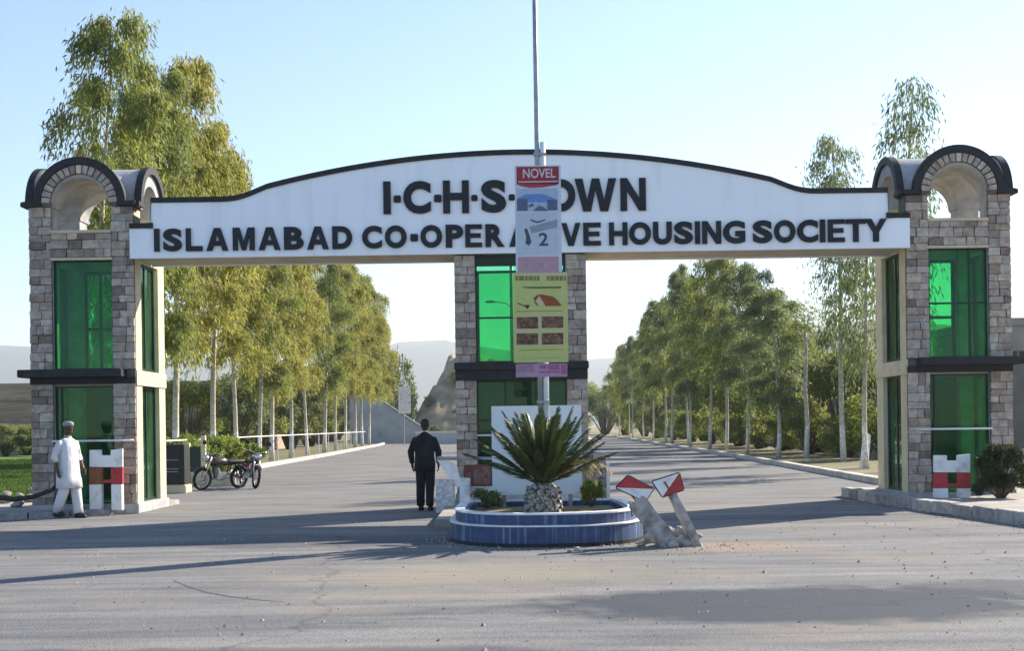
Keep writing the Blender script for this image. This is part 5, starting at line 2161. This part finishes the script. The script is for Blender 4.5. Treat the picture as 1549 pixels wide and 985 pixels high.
def person(label, loc, rz, sc, pose, m_skin, m_top, m_leg, m_shoe, kind):
    t = thing('person', label, 'person', loc, rz)
    t.scale = (sc, sc, sc)
    J, Rd, E = {}, {}, []

    def add(k, co, r_, pr=None):
        J[k] = co
        Rd[k] = r_
        if pr:
            E.append((pr, k))
    add('pelvis', (0, 0, .95), (.13, .10))
    add('waist', (0, .0, 1.10), (.12, .09), 'pelvis')
    add('chest', (0, .01, 1.28), (.13, .09), 'waist')
    add('neckb', (0, .015, 1.43), (.05, .05), 'chest')
    add('neck', (0, .0, 1.53), .054, 'neckb')
    for s, nm in ((-1, 'r'), (1, 'l')):
        A = pose['arm_' + nm]
        add('sh' + nm, (s * .165, .015, 1.365), .045, 'neckb')
        add('el' + nm, A[0], .043, 'sh' + nm)
        add('wr' + nm, A[1], .029, 'el' + nm)
        w = Vector(A[1])
        d = (w - Vector(A[0])).normalized()
        d = (d + Vector((0, 0, -.35))).normalized()
        ac = Vector((0, 1, 0)) - d * d.y
        ac.normalize()
        add('pm' + nm, tuple(w + d * .055), (.024, .034), 'wr' + nm)
        for i, (o_, l_) in enumerate(((-.026, .066), (-.009, .078), (.009, .074), (.026, .058))):
            k1 = w + d * .095 + ac * o_
            inw = Vector((-s, 0, 0))
            add('f%d%s' % (i, nm), tuple(k1), .0095, 'pm' + nm)
            add('g%d%s' % (i, nm), tuple(k1 + d * l_ * .55 + inw * .008), .0085, 'f%d%s' % (i, nm))
            add('h%d%s' % (i, nm), tuple(k1 + d * l_ * .95 + inw * .024), .007, 'g%d%s' % (i, nm))
        th = w + d * .03 - ac * .035
        add('t0' + nm, tuple(th), .011, 'pm' + nm)
        add('t1' + nm, tuple(th + d * .04 - ac * .018), .009, 't0' + nm)
        add('t2' + nm, tuple(th + d * .07 - ac * .016 + Vector((-s * .008, 0, 0))), .007, 't1' + nm)
        Lg = pose['leg_' + nm]
        add('hip' + nm, (s * .095, 0, .88), .085, 'pelvis')
        add('kn' + nm, Lg[0], .058, 'hip' + nm)
        add('an' + nm, Lg[1], .040, 'kn' + nm)
        a = Vector(Lg[1])
        add('toe' + nm, (a.x, a.y - .13, max(.03, a.z - .05)), .034, 'an' + nm)
    body = skin_mesh('body', J, E, Rd, 'pelvis', m_skin)
    hd = head_mb((0, -.02, 1.53), pose.get('head', 0)).mesh('h', m_skin, True)
    bm = bmesh.new()
    bm.from_mesh(body)
    bm.from_mesh(hd)
    bm.to_mesh(body)
    bm.free()
    body.polygons.foreach_set('use_smooth', [True] * len(body.polygons))
    obj('body', body, t)
    hr = Matrix.Rotation(pose.get('head', 0), 3, 'Z')
    hc = Vector((0, -.02, 1.53))
    for s in (-1, 1):
        p = MB()
        c = hc + hr @ Vector((s * .028, -.084, .113))
        p.ell(tuple(c), .011, .008, .007, 8, 6)
        part('eye', p, m_black, t)
    # hair or cap
    p = MB()
    if kind == 'white':
        p.loft([(0, .012, .150, .082, .104), (0, .012, .168, .088, .110), (0, .012, .195, .092, .113), (0, .014, .222, .080, .098), (0, .016, .236, .05, .06), (0, .016, .24, .01, .012)], 18)
        nm, mm = 'cap', mat('grey-blue cap', (.19, .24, .25, 1), (.27, .32, .33, 1), 30, .9)
    else:
        p.loft([(0, .05, .075, .066, .062), (0, .042, .11, .078, .075), (0, .028, .15, .080, .090), (0, .018, .195, .073, .094), (0, .016, .225, .050, .066), (0, .016, .238, .012, .016)], 18)
        nm, mm = 'hair', m_black
    p.v = [tuple(hc + hr @ Vector(v)) for v in p.v]
    part(nm, p, mm, t, smooth=True)
    # garments
    def sleeve(nm, upto):
        s = -1 if nm == 'r' else 1
        A = pose['arm_' + nm]
        sh, el, wr = Vector((s * .165, .015, 1.385)), Vector(A[0]), Vector(A[1])
        p = MB()
        pts = [sh - Vector((s * .05, 0, -.005)), sh + Vector((s * .015, 0, -.02)), sh.lerp(el, .35), sh.lerp(el, .75), el]
        rd = [.045, .064, .070, .066, .064]
        if upto > 1:
            pts += [el.lerp(wr, .5), el.lerp(wr, upto - 1)]
            rd += [.056, .046]
        else:
            pts[-1] = sh.lerp(el, upto)
        p.tube(pts, rd, 14)
        part('sleeve', p, m_top, t, smooth=True)
    long_ = kind != 'white'
    for nm in 'rl':
        sleeve(nm, 1.93 if long_ else 1.12)
    if kind == 'white':
        rings = [(0, .01, 1.46, .09, .07), (0, .01, 1.435, .135, .09), (0, .01, 1.38, .185, .118), (0, .008, 1.24, .19, .13), (0, .0, 1.06, .20, .140), (0, .0, .90, .218, .155),
                 (0, -.01, .72, .232, .175), (.01, -.01, .55, .248, .195)]
        hem = .55
    else:
        rings = [(0, .012, 1.47, .085, .07), (0, .012, 1.445, .135, .09), (0, .012, 1.39, .19, .12), (0, .012, 1.33, .208, .13), (0, .012, 1.22, .207, .132), (0, .008, 1.08, .190, .125), (0, .008, .92, .202, .138), (0, .008, .76, .212, .145)]
        hem = .76
    p = MB()
    n = 28
    p.loft(rings, n, 2.3, caps=False)
    me = p.mesh('tunic', m_top, True)
    for v in me.vertices:
        k = max(0, min(1, (1.25 - v.co.z) / .6))
        a = math.atan2(v.co.y, v.co.x)
        f = (math.sin(a * 5 + 1.1) * .6 + math.sin(a * 9 + .4) * .4) * .014 * k + mnoise.noise(v.co * 6) * .012
        v.co.x += math.cos(a) * f
        v.co.y += math.sin(a) * f
    o = obj('tunic' if kind == 'white' else 'jacket', me, t)
    so = o.modifiers.new('cloth', 'SOLIDIFY')
    so.thickness = .008
    p = MB()
    p.tube([(0, .012, 1.45), (0, .006, 1.50)], [.078, .062], 14, caps=False)
    part('collar', p, m_top, t, smooth=True)
    for s, nm in ((-1, 'r'), (1, 'l')):
        Lg = pose['leg_' + nm]
        hp, kn, an = Vector((s * .09, 0, .92)), Vector(Lg[0]), Vector(Lg[1])
        p = MB()
        w = (.115, .105, .098, .092, .080) if kind == 'white' else (.112, .098, .084, .080, .074)
        p.tube([hp, hp.lerp(kn, .5), kn, kn.lerp(an, .5), an + Vector((0, 0, .0))], w, 14)
        me = p.mesh('trouser_leg', m_leg, True)
        for v in me.vertices:
            v.co += Vector((mnoise.noise(v.co * 9), mnoise.noise(v.co * 9 + Vector((4, 0, 0))), 0)) * .014
        obj('trouser_leg', me, t)
        a = an
        p = MB()
        z = a.z - .085
        p.loft([(a.x, a.y - .06, z, .044, .135), (a.x, a.y - .06, z + .03, .048, .14), (a.x, a.y - .045, z + .065, .042, .11), (a.x, a.y + .0, z + .10, .036, .05)], 16, 2.5)
        part('shoe', p, m_shoe, t, smooth=True)
    return t


m_skin1 = mat('skin', (.075, .04, .027, 1), (.10, .055, .037, 1), 20, .55)
m_wcloth = mat('white cloth', (.56, .54, .56, 1), (.68, .67, .70, 1), 5, .9, 1.0, stretch=(1, 1, .35), bscale=16)
m_bcloth = mat('black cloth', (.010, .010, .012, 1), (.022, .022, .025, 1), 6, .9, 1.0, stretch=(1, 1, .4), bscale=16)
m_shoe = mat('dark shoe', (.015, .013, .012, 1), None, 6, .5)
g = gnd(106, 784)
person('person in a white tunic and grey-blue cap walking past the gate tower', (g.x, g.y - .05, .004), R(62), 1.02,
       {'arm_r': ((-.27, .05, 1.13), (-.27, -.02, .90)), 'arm_l': ((.26, .03, 1.13), (.25, -.10, .92)), 'leg_r': ((-.10, .02, .50), (-.10, .20, .115)), 'leg_l': ((.09, -.09, .50), (.09, -.14, .086)), 'head': R(-8)},
       m_skin1, m_wcloth, m_wcloth, m_shoe, 'white')
g = gnd(644, 773)
person('person in black standing with their back turned beside the pillar', (g.x, g.y, .004), R(172), 1.0,
       {'arm_r': ((-.27, .03, 1.13), (-.25, -.06, .90)), 'arm_l': ((.27, .03, 1.13), (.26, -.04, .90)), 'leg_r': ((-.09, -.01, .50), (-.09, .02, .088)), 'leg_l': ((.09, -.01, .50), (.10, .0, .088)), 'head': R(10)},
       m_skin1, m_bcloth, m_bcloth, m_shoe, 'black')

# ================================================================== HAZE
m_haze = bpy.data.materials.new('haze')
m_haze.use_nodes = True
N, L = m_haze.node_tree.nodes, m_haze.node_tree.links
N.remove(N['Principled BSDF'])
pv_ = N.new('ShaderNodeVolumePrincipled')
pv_.inputs['Color'].default_value = (.86, .93, 1.0, 1)
pv_.inputs['Density'].default_value = HAZE_D
pv_.inputs['Anisotropy'].default_value = .3
L.new(pv_.outputs[0], N['Material Output'].inputs['Volume'])
p = MB()
p.box(-6500, -450, -6, 6500, 6500, 420)
part('haze', p, m_haze, kind='stuff')
